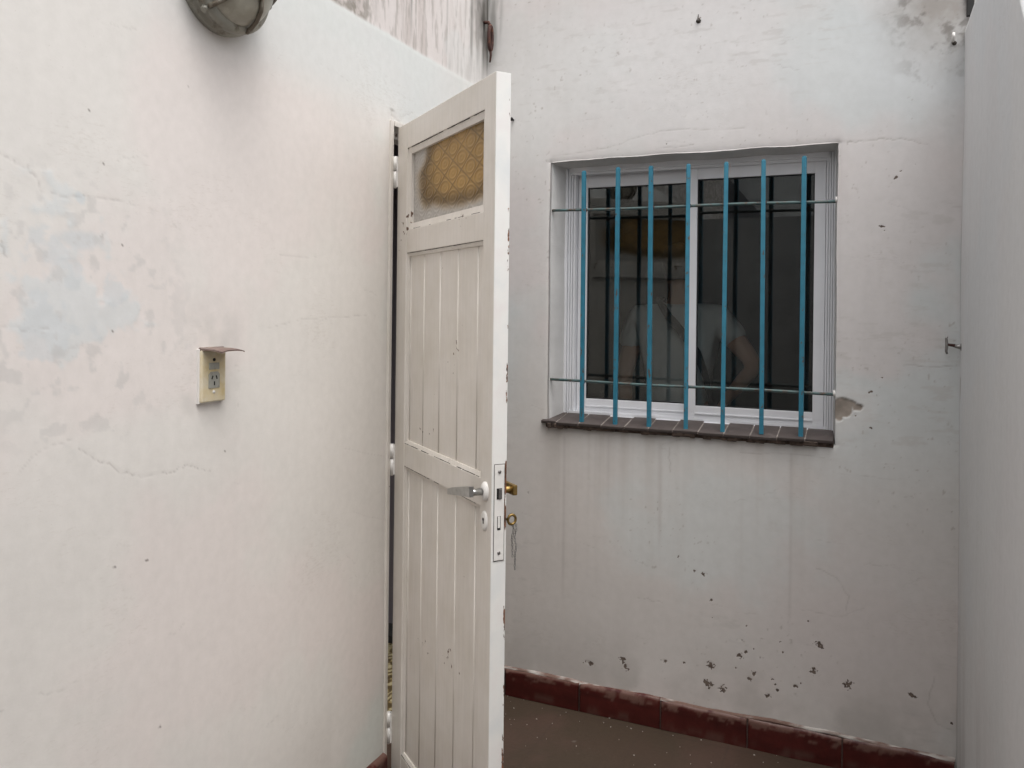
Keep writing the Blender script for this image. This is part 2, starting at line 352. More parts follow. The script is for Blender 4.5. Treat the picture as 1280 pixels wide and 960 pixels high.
# ------------------------------------------------------------------ window wall
HOLE = (-1.103, -0.095, 1.048, 2.039)
WALL_TOP_B, WALL_TOP_A, WALL_TOP_C = 2.86, 2.92, 2.356
def build_wall_b():
    us = axis([(XA - .16, XA, .08), (XA, HOLE[0], .004), (HOLE[0], HOLE[1], .004), (HOLE[1], XC, .004), (XC, XC + .5, .02)])
    vs = axis([(-.02, HOLE[2], .004), (HOLE[2], HOLE[3], .004), (HOLE[3], WALL_TOP_B, .004)])
    U, V, idx, q = grid_wall(us, vs, HOLE)
    c, lay = plaster_colour(U, V, 100, (.622, .606, .59), (.585, .615, .615), (.635, .582, .568))
    # patches of old repaints under and beside the window, and broad tint changes
    c = lay(c, blob(U, V, -.55, .78, .24, .22, 131, .6, .5), (.61, .645, .64), .7)
    c = lay(c, blob(U, V, -.12, .60, .35, .32, 132, .6, .6), (.60, .565, .575), .55)
    c = lay(c, blob(U, V, -1.15, .75, .2, .45, 134, .6, .6), (.63, .59, .555), .5)
    c = lay(c, blob(U, V, -.62, 2.35, .5, .3, 133, .6, .6), (.70, .70, .695), .6)
    c = lay(c, (1 - sst(V + .25 * (fbm(U, V, 3, octv=4, seed=136) - .5), .75, 1.25)), (.615, .565, .53), .55)  # browner tint towards the bottom of the wall
    c = lay(c, blob(U, V, -.45, .75, .30, .20, 137, .9, .35, ns=5), (.60, .62, .61), .6)
    c = lay(c, sst(U, -.15, .2) * sst(V, 1.9, 2.3), (.58, .59, .605), .5)  # cooler, darker tint towards the upper right
    # dirt streaks running down from the sill and around the opening
    sk = fbm(U, V, 30, .8, octv=4, seed=150); below = (V < HOLE[2]) * sst(V, .25, 1.03) * sst(U, -1.2, -1.05) * (1 - sst(U, -.15, 0.05))
    c = lay(c, sst(sk, .46, .78) * below * (.3 + 1.2 * fbm(U, V, 3, 1.5, octv=2, seed=152)), (.46, .42, .385), .42)
    for su, v0, v1, w in ((onB(704, 700)[0], .35, 1.0, .006), (onB(988, 700)[0], .35, 1.0, .005), (onB(825, 650)[0], .55, 1.0, .007), (onB(760, 650)[0], .7, 1.02, .006)):
        mk = np.exp(-((U - su - .006 * (fbm(U * 0, V, 3, seed=7) - .5)) / w) ** 2) * sst(V, v0, v0 + .2) * (1 - sst(V, v1, v1 + .02)); c = lay(c, mk * (.2 + 1.3 * fbm(U, V, 8, 4, octv=3, seed=156)), (.42, .38, .36), .4)
    # grey grime near the floor
    lowf = fbm(U, V, 6, octv=5, seed=160); c = lay(c, (1 - sst(V, .1, .42)) * sst(lowf, .35, .7), (.46, .43, .405), .75)
    # black damp at the top corner by the side wall
    dz = blob(U, V, XC - .04, 2.56, .15, .26, 170, .45, .6) * (.55 + .9 * fbm(U, V, 18, octv=5, seed=171, gain=.65))
    c = lay(c, dz, (.31, .285, .26), .9)
    dk = blob(U, V, XC - .04, 2.56, .16, .27, 172, .5, .6) * sst(fbm(U, V, 22, octv=5, seed=173, gain=.7), .48, .68); c = lay(c, dk, (.15, .135, .12), .7)
    # black damp at the corner over the door
    dz = blob(U, V, XA - .0, 2.68, .07, .24, 175, .4, .5); c = lay(c, dz * sst(fbm(U, V, 40, 4, octv=4, seed=176), .35, .7), (.20, .20, .18), .7)
    relief = (fbm(U, V, 1.5, octv=2, seed=180) - .5) * .010 + (fbm(U, V, 9, octv=2, seed=190) - .5) * .0008
    rough_area = blob(U, V, *onB(835, 100), .28, .14, 195, .5, .6) + .6 * blob(U, V, *onB(860, 90), .5, .2, 197, .5, .6)
    relief += np.clip(rough_area, 0, 1) * (fbm(U, V, 22, octv=3, seed=196) - .5) * .0011
    # cracks
    cr = np.zeros_like(U)
    rg = random.Random(3)
    B = lambda *pts: [onB(x, y) for x, y in pts]
    for pts, w, s in ((B((1060, 178), (1085, 176), (1108, 173), (1128, 175), (1160, 180)), .0016, .8), (B((690, 195), (760, 186), (800, 170), (840, 162), (930, 160)), .0014, .5),
                      (B((1128, 458), (1200, 457)), .0018, .7), (B((1020, 710), (1045, 722), (1060, 745), (1058, 770)), .0018, .55), (B((1168, 845), (1160, 880), (1172, 905), (1188, 912)), .0018, .6),
                      (B((820, 185), (860, 183)), .0014, .7), (B((1040, 590), (1120, 600)), .0014, .3), (B((836, 560), (838, 590)), .002, .6), (B((925, 565), (1030, 572)), .0016, .5), (B((1000, 762), (1050, 770), (1080, 760)), .0015, .4)):
        stroke(cr, U, V, wiggle(pts, 5, .004, rg), w, s)
    for k in range(80):
        u0 = rg.uniform(XA, XC); v0 = rg.uniform(.2, 2.55); a = rg.uniform(-.5, .5); L = rg.uniform(.02, .09)
        stroke(cr, U, V, wiggle([(u0, v0), (u0 + L * math.cos(a), v0 + L * math.sin(a))], 5, .005, rg), .0012, rg.uniform(.1, .5))
    c = lay(c, cr * (.35 + .9 * fbm(U, V, 40, octv=2, seed=141)), (.24, .21, .185), .6); relief += cr * -.0008
    spk = sst(fbm(U, V, 90, octv=2, seed=145), .80, .90) * sst(fbm(U, V, 3, octv=3, seed=147), .45, .65); c = lay(c, spk, (.34, .30, .27), .6)
    scf = sst(fbm(U, V, 14, 60, octv=4, seed=149, gain=.6), .60, .72) * sst(fbm(U, V, 2.4, octv=3, seed=151), .48, .66); c = lay(c, scf, (.49, .465, .44), .35)
    # chips through to the dark render
    chip = np.zeros_like(U)
    def chips(px, py, r, seed, ar=1.0):
        cu, cv = onB(px, py); f = random.Random(px * 7 + py); ex, ey = f.uniform(.7, 1.6), f.uniform(.5, 1.0); a_ = f.uniform(-.8, .8)
        du, dv_ = U - cu, V - cv; p_ = du * math.cos(a_) + dv_ * math.sin(a_); q_ = -du * math.sin(a_) + dv_ * math.cos(a_)
        return np.clip(.86 - np.hypot(p_ / (r * ex), q_ / (r * ey)) * .36, 0, .8)
    for k, (px, py, r) in enumerate(((888, 831, .016), (885, 855, .014), (903, 861, .014), (925, 820, .012), (932, 815, .009), (943, 842, .011), (937, 848, .008), (965, 849, .008), (1024, 806, .010),
                                     (1017, 838, .013), (995, 858, .008), (972, 863, .009), (960, 870, .008), (898, 890, .01), (868, 714, .006), (880, 718, .008), (848, 695, .006), (889, 750, .005), (891, 772, .004),
                                     (933, 782, .004), (926, 800, .005), (975, 802, .004), (942, 811, .004), (978, 815, .005), (950, 822, .004), (920, 835, .006), (969, 856, .005), (1001, 854, .004), (830, 827, .012), (778, 826, .016), (782, 834, .014), (736, 829, .012), (855, 829, .006),
                                     (883, 104, .005), (873, 23, .010), (1102, 283, .010), (1106, 288, .007), (1120, 222, .010), (1126, 214, .008), (1088, 490, .009), (1096, 494, .006), (1102, 472, .005), (1088, 535, .008), (833, 180, .004), (1144, 205, .005), (1070, 519, .01),
                                     (736, 470 + 130, .004), (660, 616, .004), (1010, 776, .004), (1190, 905, .006), (1140, 870, .012), (1060, 856, .014))):
        chip = np.maximum(chip, chips(px, py, r * (.55 if py < 560 else .85), 300 + k % 7, .8))
    dark = blob(U, V, *onB(925, 850), .9, .9, 320, .1, .3)
    relief += sst(chip, .4, .7) * -.001
    # bare cement where the plaster broke off beside the sill
    hp = np.maximum(blob(U, V, -.068, 1.172, .034, .030, 330, .55, .10, ns=26), blob(U, V, -.028, 1.176, .022, .015, 331, .5, .10, ns=30))
    hp = np.maximum(hp, blob(U, V, -.082, 1.155, .016, .026, 333, .4, .1, ns=30))
    c = lay(c, hp, np.array((.27, .23, .195)), .95); c *= (1 + hp * (fbm(U, V, 60, octv=4, seed=332) - .5) * .7)[..., None]; relief += hp * -.0035
    c = lay(c, blob(U, V, -.06, 1.17, .10, .085, 335, .5, .3) * (1 - hp), (.66, .65, .635), .5)
    # white fillet on top of the skirting
    P = np.stack([U, YB - relief, V], -1)
    # uneven arrises of the opening
    dU = np.minimum(abs(U - HOLE[0]), abs(U - HOLE[1])); dV = np.minimum(abs(V - HOLE[2]), abs(V - HOLE[3]))
    inb = (U > HOLE[0] - .05) & (U < HOLE[1] + .05) & (V > HOLE[2] - .05) & (V < HOLE[3] + .05)
    oV = np.maximum(0, np.maximum(HOLE[2] - V, V - HOLE[3])); oU = np.maximum(0, np.maximum(HOLE[0] - U, U - HOLE[1]))
    w = np.exp(-dU / .012) * inb * np.exp(-oV / .005); P[..., 0] += w * (fbm(U * 0, V, 9, octv=4, seed=341) - .5) * .008
    w2 = np.exp(-dV / .012) * inb * np.exp(-oU / .005); P[..., 2] += w2 * (fbm(U, V * 0, 9, octv=4, seed=343) - .5) * .008
    P[..., 1] += (w + w2) * .003
    Vv = P.reshape(-1, 3); C = np.concatenate([c.reshape(-1, 3), chip.reshape(-1, 1)], 1)
    # reveals: from the arris back to the inner face of the wall, splayed a little to the window frame
    L = loop_of(us, vs, idx, HOLE); n0 = len(Vv)
    fr = [Vv[L]]; cl = [C[L]]
    tgt = (-1.075, -.106, 1.045, 2.030)
    for yy, k in ((YB + .012, .12), (YB + .05, .45), (YB + .11, 1.0), (YB + .22, 1.0)):
        p = Vv[L].copy(); p[:, 1] = yy
        tx = tgt[0] + (p[:, 0] - HOLE[0]) / (HOLE[1] - HOLE[0]) * (tgt[1] - tgt[0]); tz = tgt[2] + (p[:, 2] - HOLE[2]) / (HOLE[3] - HOLE[2]) * (tgt[3] - tgt[2])
        p[:, 0] += (tx - p[:, 0]) * k; p[:, 2] += (tz - p[:, 2]) * k
        fr.append(p); g = .5 + .5 * fbm(p[:, 0] * 1 + p[:, 2], p[:, 1], 12, octv=3, seed=350)[:, None]; g = .85 + .3 * (g - .5); cl.append(np.concatenate([np.ones((len(L), 3)) * np.array((.66, .65, .64)) * g, np.zeros((len(L), 1))], 1))
    allV = [Vv]; allC = [C]; Q = [q]; prev = np.array(L); off = n0
    for k in range(1, len(fr)):
        cur = off + np.arange(len(L)); off += len(L); allV.append(fr[k]); allC.append(cl[k])
        Q.append(np.stack([prev, np.roll(prev, -1), np.roll(cur, -1), cur], -1)); prev = cur
    # inner face and outer edges of the wall body
    y1 = YB + .22; x0, x1, z0, z1 = us[0], us[-1], vs[0], vs[-1]; h = tgt
    ex = np.array([(x0, y1, z0), (h[0], y1, z0), (h[1], y1, z0), (x1, y1, z0), (x0, y1, h[2]), (h[0], y1, h[2]), (h[1], y1, h[2]), (x1, y1, h[2]),
                   (x0, y1, h[3]), (h[0], y1, h[3]), (h[1], y1, h[3]), (x1, y1, h[3]), (x0, y1, z1), (h[0], y1, z1), (h[1], y1, z1), (x1, y1, z1),
                   (x0, YB + .006, z1), (x1, YB + .006, z1), (x1, YB + .006, z0), (x0, YB + .006, z0)])
    qs = []
    for r in range(3):
        for s_ in range(3):
            if r == 1 and s_ == 1: continue
            a = r * 4 + s_; qs.append((a + 1, a, a + 4, a + 5))
    qs += [(12, 16, 17, 15), (15, 17, 18, 3), (19, 16, 12, 0)]
    allV.append(ex); allC.append(np.concatenate([np.ones((len(ex), 3)) * .3, np.zeros((len(ex), 1))], 1)); Q.append(np.array(qs) + off)
    me = np_mesh('window_wall', np.concatenate(allV), np.concatenate(Q), np.concatenate(allC))
    o = link('plaster_wall', me, M_PL)
    tag(o, 'dirty white plaster wall with chipped paint and the barred window', 'wall'); return o
wall_b = build_wall_b()

# ------------------------------------------------------------------ wall with the lamp, the socket and the doorway
DOORWAY = (2.172, 2.836, -.02, 2.066)
def build_wall_a():
    us = axis([(-2.6, .75, .05), (.75, DOORWAY[0], .0042), (DOORWAY[0], DOORWAY[1], .0042), (DOORWAY[1], YB + .21, .006)])
    vs = axis([(-.02, DOORWAY[3], .0042), (DOORWAY[3], WALL_TOP_A, .0042)])
    U, V, idx, q = grid_wall(us, vs, DOORWAY)
    c, lay = plaster_colour(U, V, 400, (.742, .712, .675), (.685, .718, .68), (.765, .698, .668))
    # the repainted grey-white band under the parapet line
    band = sst(V + .03 * (fbm(U, V, 2, octv=4, seed=421) - .5), 2.02, 2.16) * sst(U, .9, 1.6); c = lay(c, band * (.55 + .6 * fbm(U, V, 3, octv=3, seed=426)), (.70, .71, .695), .85)
    # bluish patch of filler
    pu, pv = onA(88, 365)
    pt = blob(U, V, pu, pv, .095, .115, 430, 1.9, .2, ns=9); inner = blob(U, V, pu - .015, pv - .02, .075, .085, 437, 2.2, .2, ns=12)
    c = lay(c, pt, (.675, .69, .685), .8); c = lay(c, inner, (.62, .645, .655), .6)
    c = lay(c, blob(U, V, *onA(100, 300), .05, .02, 433, .6, .3), (.61, .635, .645), .7); c = lay(c, blob(U, V, *onA(100, 247), .014, .012, 434, .6, .2), (.62, .65, .66), .8)
    pk = sst(fbm(U, V, 28, octv=4, seed=437, gain=.6), .60, .70) * blob(U, V, pu + .02, pv - .03, .22, .24, 438, .5, .5); c = lay(c, pk, (.57, .55, .53), .5)
    # smudges about the socket
    su, sv = onA(262, 468); c = lay(c, blob(U, V, su, sv + .02, .10, .12, 440, .5, .7) * sst(fbm(U, V, 20, octv=4, seed=441), .42, .75), (.56, .54, .51), .6)
    c = lay(c, blob(U, V, *onA(290, 425), .03, .05, 442, .5, .7), (.52, .50, .48), .35)
    # mottled halo painted round the lamp as its contact shade
    lu, lv = onA(272, -24); c = lay(c, .5 * blob(U, V, lu - .01, lv - .02, .14, .14, 445, .35, .35) * (.2 + .9 * fbm(U, V, 14, octv=5, seed=446)), (.50, .48, .455), .35)
    # rain-streaked old wall above the band
    upm = sst(V + .006 * (fbm(U, V, 20, octv=3, seed=447) - .5), 2.325, 2.338) * (1 - .3 * sst(U, 2.35, 2.75))
    st1 = fbm(U, V, 22, 3.0, octv=5, seed=450, gain=.65); st2 = fbm(U, V, 70, 9.0, octv=4, seed=455, gain=.6)
    c = lay(c, upm, (.71, .645, .62), .85); c = lay(c, upm * sst(st1, .46, .68), (.53, .47, .44), .65); c = lay(c, upm * sst(st2, .50, .66), (.38, .345, .315), .6)
    c = lay(c, upm * sst(fbm(U, V, 5, octv=4, seed=458), .5, .6), (.70, .70, .685), .55)
    lf = upm * (1 - sst(U, 1.95, 2.12)) * (.4 + fbm(U, V, 30, octv=5, seed=459, gain=.65)); c = lay(c, lf * sst(fbm(U, V, 45, octv=4, seed=462, gain=.65), .35, .6), (.26, .235, .20), .85)
    for px, wd, k in ((515, .006, .6), (590, .012, .6), (598, .02, .45), (611, .03, .95), (605, .012, .7), (560, .006, .3), (470, .006, .3)):
        uu = onA(px, 60)[0]; mk = np.exp(-((U - uu) / wd) ** 2) * sst(V, 2.30, 2.52) * (.4 + .9 * fbm(U, V, 30, 6, octv=4, seed=461)); c = lay(c, np.clip(mk * 1.25, 0, 1), (.13, .125, .11), k)
    c = lay(c, blob(U, V, onA(611, 40)[0], 2.60, .13, .10, 465, .6, .5) * (.3 + fbm(U, V, 40, 20, octv=4, seed=466)), (.08, .075, .065), .9)
    # grubby edge beside the door frame
    c = lay(c, np.exp(-abs(U - DOORWAY[0]) / .02) * (V < 2.1) * sst(fbm(U, V, 30, 5, octv=4, seed=470), .35, .7), (.48, .45, .42), .55)
    c = lay(c, (1 - sst(V, .12, .5)) * sst(fbm(U, V, 4, octv=5, seed=472), .4, .7), (.60, .57, .53), .5)
    relief = (fbm(U, V, 1.2, octv=2, seed=480) - .5) * .012 + (fbm(U, V, 8, octv=2, seed=485) - .5) * .0006 + pt * .0012 * (fbm(U, V, 18, octv=3, seed=487) - .2)
    relief += .001 * (1 - sst(V, 2.315, 2.345))                                              # the lower coat is a little thicker
    cr = np.zeros_like(U); rg = random.Random(11)
    A = lambda *pts: [onA(x, y) for x, y in pts]
    for pts, w, s in ((A((0, 193), (24, 205), (44, 217), (50, 238)), .0013, .75), (A((60, 243), (105, 245), (150, 250), (195, 262)), .0012, .45), (A((100, 562), (150, 590), (180, 595), (215, 590), (232, 582), (262, 588)), .0012, .7),
                      (A((330, 410), (370, 400), (420, 398), (470, 394)), .0011, .4), (A((20, 595), (45, 565), (90, 548)), .0011, .4), (A((350, 320), (410, 322)), .001, .35), (A((148, 198), (185, 195)), .001, .3), (A((45, 870), (70, 865), (95, 852)), .0011, .4),
                      (A((0, 300), (8, 320)), .002, .6), (A((0, 405), (25, 412), (60, 410)), .0012, .5), (A((488, 140), (496, 150), (508, 160)), .002, .8), (A((500, 148), (516, 140)), .0016, .6), (A((120, 23), (150, 34), (170, 37)), .001, .35), (A((400, 80), (440, 105)), .001, .35),
                      (A((296, 500), (298, 512)), .001, .5), (A((128, 290), (126, 300)), .0015, .6), (A((430, 560), (480, 570)), .001, .35), (A((440, 640), (482, 650)), .001, .3)):
        stroke(cr, U, V, wiggle(pts, 6, .004, rg), w, s)
    for k in range(22):
        u0 = rg.uniform(.85, 2.1); v0 = rg.uniform(.2, 2.2); a = rg.uniform(-.6, .6); L_ = rg.uniform(.02, .10)
        stroke(cr, U, V, wiggle([(u0, v0), (u0 + L_ * math.cos(a), v0 + L_ * math.sin(a))], 5, .005, rg), .001, rg.uniform(.12, .35))
    c = lay(c, cr * (.3 + .8 * fbm(U, V, 40, octv=2, seed=141)), (.32, .29, .265), .75); relief += cr * -.0008
    chip = np.zeros_like(U)
    for k, (px, py, r) in enumerate(((143, 709, .0035), (183, 700, .0035), (199, 908, .003), (236, 109, .0022), (128, 204, .0022), (110, 138, .0018), (152, 306, .0022), (135, 370, .0018), (140, 414, .002), (2, 888, .003), (280, 563, .002))):
        chip = np.maximum(chip, blob(U, V, *onA(px, py), r, r, 500 + k % 5, .6, .2, ns=60))
    c = lay(c, chip, (.20, .17, .15), .9)
    P = np.stack([XA + relief, U, V], -1)
    P[..., 0] -= .004 * np.exp(-abs(U - DOORWAY[0]) / .008) * (V < 2.1)
    P[..., 1] += np.exp(-abs(U - DOORWAY[0]) / .01) * (V < 2.1) * (fbm(U * 0, V, 7, octv=4, seed=490) - .5) * .006
    Vv = P.reshape(-1, 3); C = c.reshape(-1, 3)
    L = loop_of(us, vs, idx, DOORWAY, True); off = len(Vv); allV = [Vv]; allC = [C]; Q = [q[:, ::-1]]; prev = np.array(L)
    for xx in (XA - .02, XA - .16):
        p = Vv[L].copy(); p[:, 0] = xx; cur = off + np.arange(len(L)); off += len(L); allV.append(p); allC.append(np.ones((len(L), 3)) * .5)
        Q.append(np.stack([prev[:-1], prev[1:], cur[1:], cur[:-1]], -1)); prev = cur
    x1 = XA - .16; u0, u1, z0, z1 = us[0], us[-1], vs[0], vs[-1]; d0, d1, d2, d3 = DOORWAY
    ex = np.array([(x1, u0, z0), (x1, d0, z0), (x1, d1, z0), (x1, u1, z0), (x1, u0, d3), (x1, d0, d3), (x1, d1, d3), (x1, u1, d3), (x1, u0, z1), (x1, d0, z1), (x1, d1, z1), (x1, u1, z1),
                   (XA - .004, u0, z1), (XA - .004, u1, z1), (XA - .004, u0, z0), (XA - .004, u1, z0)])
    qs = [(0, 1, 5, 4), (2, 3, 7, 6), (4, 5, 9, 8), (5, 6, 10, 9), (6, 7, 11, 10), (8, 11, 13, 12), (0, 8, 12, 14), (3, 15, 13, 11)]
    allV.append(ex); allC.append(np.ones((len(ex), 3)) * .5); Q.append(np.array(qs) + off)
    o = link('plaster_wall', np_mesh('lamp_wall', np.concatenate(allV), np.concatenate(Q), np.concatenate(allC)), M_PL)
    tag(o, 'pale plaster wall with bluish patch carrying the round lamp and the socket', 'wall'); return o
wall_a = build_wall_a()

# ------------------------------------------------------------------ low side wall: level, then falling at 45 degrees towards the near end
def build_wall_c():
    us = axis([(-2.6, .9, .04), (.9, YB - .002, .008)]); ks = np.linspace(0, 1, 280)
    top = np.clip(WALL_TOP_C - (2.09 - us) * 1.09, 1.95, WALL_TOP_C) + .004 * (fbm(us, us * 0, 14, octv=3, seed=601) - .5)
    U = us[:, None] + 0 * ks[None]; V = -.02 + ks[None] * (top[:, None] + .02)
    c, lay = plaster_colour(U, V, 610, (.70, .70, .70), (.685, .695, .705), (.70, .69, .69))
    c = lay(c, np.exp(-abs(U - YB) / .06) * (1 - sst(V, .1, .9)) * sst(fbm(U, V, 30, 2, octv=4, seed=620), .4, .65), (.40, .38, .36), .6)
    c = lay(c, (1 - sst(V, .05, .7)) * sst(fbm(U, V, 18, 1.2, octv=4, seed=625), .45, .7), (.47, .45, .44), .5)
    c = lay(c, np.exp(-((U - YB + .02) / .014) ** 2) * sst(V, 1.2, 1.25) * (1 - sst(V, 1.285, 1.295)) * .8, (.35, .31, .28), .7)
    relief = (fbm(U, V, 1.4, octv=2, seed=630) - .5) * .010
    nu, nv = U.shape; idx = np.arange(nu * nv).reshape(nu, nv)
    q = np.stack([idx[:-1, :-1], idx[:-1, 1:], idx[1:, 1:], idx[1:, :-1]], -1).reshape(-1, 4)[:, ::-1]
    A = np.stack([XC - relief, U, V], -1).reshape(-1, 3)
    tp = idx[:, -1]; n0 = nu * nv
    r1 = np.stack([np.full(nu, XC + .012), us, top + .008], -1); r2 = np.stack([np.full(nu, XC + .14), us, top + .004], -1); r3 = np.stack([np.full(nu, XC + .15), us, us * 0 - .02], -1)
    Q = [q]; prev = tp; off = n0
    for r in (r1, r2, r3):
        cur = off + np.arange(nu); off += nu; Q.append(np.stack([prev[:-1], prev[1:], cur[1:], cur[:-1]], -1)); prev = cur
    # near end cap
    Q.append(np.array([[idx[0, 0], idx[0, -1], n0, n0 + 2 * nu], [n0, n0 + nu, n0 + 2 * nu, n0 + 2 * nu]])[:1])
    C = np.concatenate([c.reshape(-1, 3), np.ones((3 * nu, 3)) * .55])
    o = link('side_wall', np_mesh('side_wall', np.concatenate([A, r1, r2, r3]), np.concatenate(Q), C), M_PL)
    tag(o, 'plain bluish grey side wall meeting the window wall by the tap', 'wall')
build_wall_c()

# ------------------------------------------------------------------ floor
def build_floor():
    us = axis([(-8, XA - .1, .5), (XA - .1, XC + .1, .006), (XC + .1, 8, .5)]); vs = axis([(-9, .6, .5), (.6, YB + .02, .006), (YB + .02, 8, .5)])
    U, V, idx, q = grid_wall(us, vs)
    c = np.ones(U.shape + (3,)) * np.array((.055, .032, .022))
    def lay(c, mk, col, k=1.0): mk = (np.clip(mk, 0, 1) * k)[..., None]; return c * (1 - mk) + np.array(col) * mk
    c = lay(c, sst(fbm(U, V, 1.6, octv=5, seed=701), .4, .65), (.046, .032, .020), .8); c = lay(c, sst(fbm(U, V, 4, octv=5, seed=705), .5, .7), (.070, .040, .030), .6)
    c = lay(c, sst(fbm(U, V, 45, octv=2, seed=710), .84, .9) * sst(fbm(U, V, 3, octv=3, seed=712), .42, .6), (.34, .31, .28), .85)
    for u in np.arange(XA + .05, XC, .30): c = lay(c, np.exp(-((U - u) / .003) ** 2), (.042, .027, .02), .5)
    for v in np.arange(.72, YB, .30): c = lay(c, np.exp(-((V - v) / .003) ** 2), (.042, .027, .02), .5)
    P = np.stack([U, V, (fbm(U, V, 5, octv=4, seed=720) - .5) * .004], -1)
    o = link('ground', np_mesh('ground', P.reshape(-1, 3), q, c.reshape(-1, 3)), M_FLOOR); tag(o, kind='structure')
build_floor()

# crumbs of fallen paint: too many and too small to count
rg = random.Random(5); mb = MB()
for k in range(130):
    x = rg.uniform(XA + .05, XC); y = YB - .015 - abs(rg.gauss(0, .35)); s_ = .001 + .003 * rg.random() ** 4; a = rg.uniform(0, 6.28)
    if y < .9: continue
    n = rg.choice((4, 5, 6)); mb.prism([(s_ * rg.uniform(.6, 1.2) * math.cos(a + 2 * PI * i / n), s_ * rg.uniform(.5, 1.0) * math.sin(a + 2 * PI * i / n)) for i in range(n)], Matrix.Translation((x, y, .001)), .0022)
tag(mb.build('paint_flakes', mat_simple('dusty_flakes', (.42, .38, .34), .8)), 'tiny white paint flakes scattered over the brown floor', 'debris', kind='stuff')

# ------------------------------------------------------------------ skirting tiles (pieces of their wall)
def skirting_tile(parent, a, b, along, seed):
    """one red tile with a softly irregular top; along 'x' on the window wall, 'y' on the lamp wall"""
    n = 60; rows = [(0.0, 0.0), (0.0, 1.0), (0.0, .5), (.0, .8)]
    us = np.linspace(a, b, n); prof = [(.012, .001), (.012, .02), (.012, .04), (.012, .058), (.012, .068), (.012, .076), (.012, .083), (.0115, .090), (.009, .097), (.002, .101), (-.012, .102)]
    V = []; C = []
    rs = np.random.RandomState(seed)
    tl = rs.uniform(-.004, .004)
    for k, (d, z) in enumerate(prof):
        zz = z + (k >= 7) * ((fbm(us, us * 0, 7, octv=3, seed=seed) - .5) * .012 + tl * (us - a) / (b - a)); w = fbm(us, us * 0 + z, 24, 40, octv=4, seed=seed + 3)
        base = np.array((.062, .010, .008)) * (1 + rs.uniform(-.15, .15)); col = np.ones((n, 3)) * base * (.75 + .5 * w[:, None])
        if k >= 3:
            f = sst(fbm(us, us * 0 + z, 26, 60, octv=4, seed=seed + 7, gain=.65) + (z - .088) * 9, .40, .58)[:, None] * .9; col = col * (1 - f) + np.array((.145, .078, .062)) * f
        if k <= 1: f = sst(w, .5, .7)[:, None] * .4; col = col * (1 - f) + np.array((.10, .07, .055)) * f
        V.append(np.stack([us, us * 0 + d + (fbm(us, us * 0 + z, 9, octv=2, seed=seed + 9) - .5) * .003 * (d > 0), zz], -1)); C.append(col)
    V = np.concatenate(V); C = np.concatenate(C); m_ = len(prof)
    idx = np.arange(m_ * n).reshape(m_, n); q = np.stack([idx[:-1, :-1], idx[:-1, 1:], idx[1:, 1:], idx[1:, :-1]], -1).reshape(-1, 4)
    e = []
    for j in (0, n - 1):                                               # closed ends
        for k in range(m_ - 1):
            V = np.concatenate([V, [[us[j], -.012, V[idx[k, j], 2]]]]); C = np.concatenate([C, [C[idx[k, j]] * .6]])
        base_i = len(V) - (m_ - 1)
        for k in range(m_ - 2): e.append((idx[k, j], idx[k + 1, j], base_i + k + 1, base_i + k))
    q = np.concatenate([q, np.array(e)])
    W = np.empty_like(V)
    if along == 'x': W[:, 0] = V[:, 0]; W[:, 1] = YB - V[:, 1]; W[:, 2] = V[:, 2]
    else: W[:, 1] = V[:, 0]; W[:, 0] = XA + .007 + V[:, 1]; W[:, 2] = V[:, 2]; q = q[:, ::-1]
    link('skirting_tile', np_mesh('skirting_tile', W, q, C), M_SKIRT, parent)
xs = [XA + .012, -1.262, -.961, -.658, -.36, -.062, XC - .004]
for k in range(len(xs) - 1): skirting_tile(wall_b, xs[k] + .0022, xs[k + 1] - .0022, 'x', 800 + 13 * k)
ys = [.70, 1.0, 1.3, 1.6, 1.9, 2.158]
for k in range(len(ys) - 1): skirting_tile(wall_a, ys[k] + .0022, ys[k + 1] - .0022, 'y', 900 + 13 * k)
mb = MB()
for x in xs[1:-1]: mb.box(x - .0026, x + .0026, YB - .0095, YB + .004, 0, .094)
mb.build('grout', M_MORTAR, wall_b)
mb = MB()
for y in ys[1:-1]: mb.box(XA, XA + .0155, y - .0026, y + .0026, 0, .094)
mb.build('grout', M_MORTAR, wall_a)
# lip of plaster left on top of the tiles
us = axis([(XA + .01, XC - .004, .006)]); n = len(us)
lip_w = .001 + .009 * np.clip(fbm(us, us * 0, 5, octv=4, seed=951) - .3, 0, 1); rows = []; cols = []
for k, (d, z) in enumerate(((-.004, .097), (0.8, .099), (1.0, .102), (.7, .105), (0.1, .110), (-.4, .113))):
    rows.append(np.stack([us, YB - np.where(d < 0, -.006, d * (lip_w + .004)), z + (fbm(us, us * 0 + 1, 7, octv=3, seed=953) - .5) * .016 - .002 + .008 * (fbm(us, us * 0 + 3, 1.5, octv=2, seed=957) - .5)], -1))
    f = sst(fbm(us, us * 0 + k * .01, 14, 30, octv=4, seed=955), .48, .72)[:, None]; cols.append(np.array((.48, .45, .42)) * f + np.array((.17, .105, .085)) * (1 - f))
idx = np.arange(6 * n).reshape(6, n); q = np.stack([idx[:-1, :-1], idx[:-1, 1:], idx[1:, 1:], idx[1:, :-1]], -1).reshape(-1, 4)
link('plaster_lip', np_mesh('plaster_lip', np.concatenate(rows), q, np.concatenate(cols)), M_PL, wall_b)

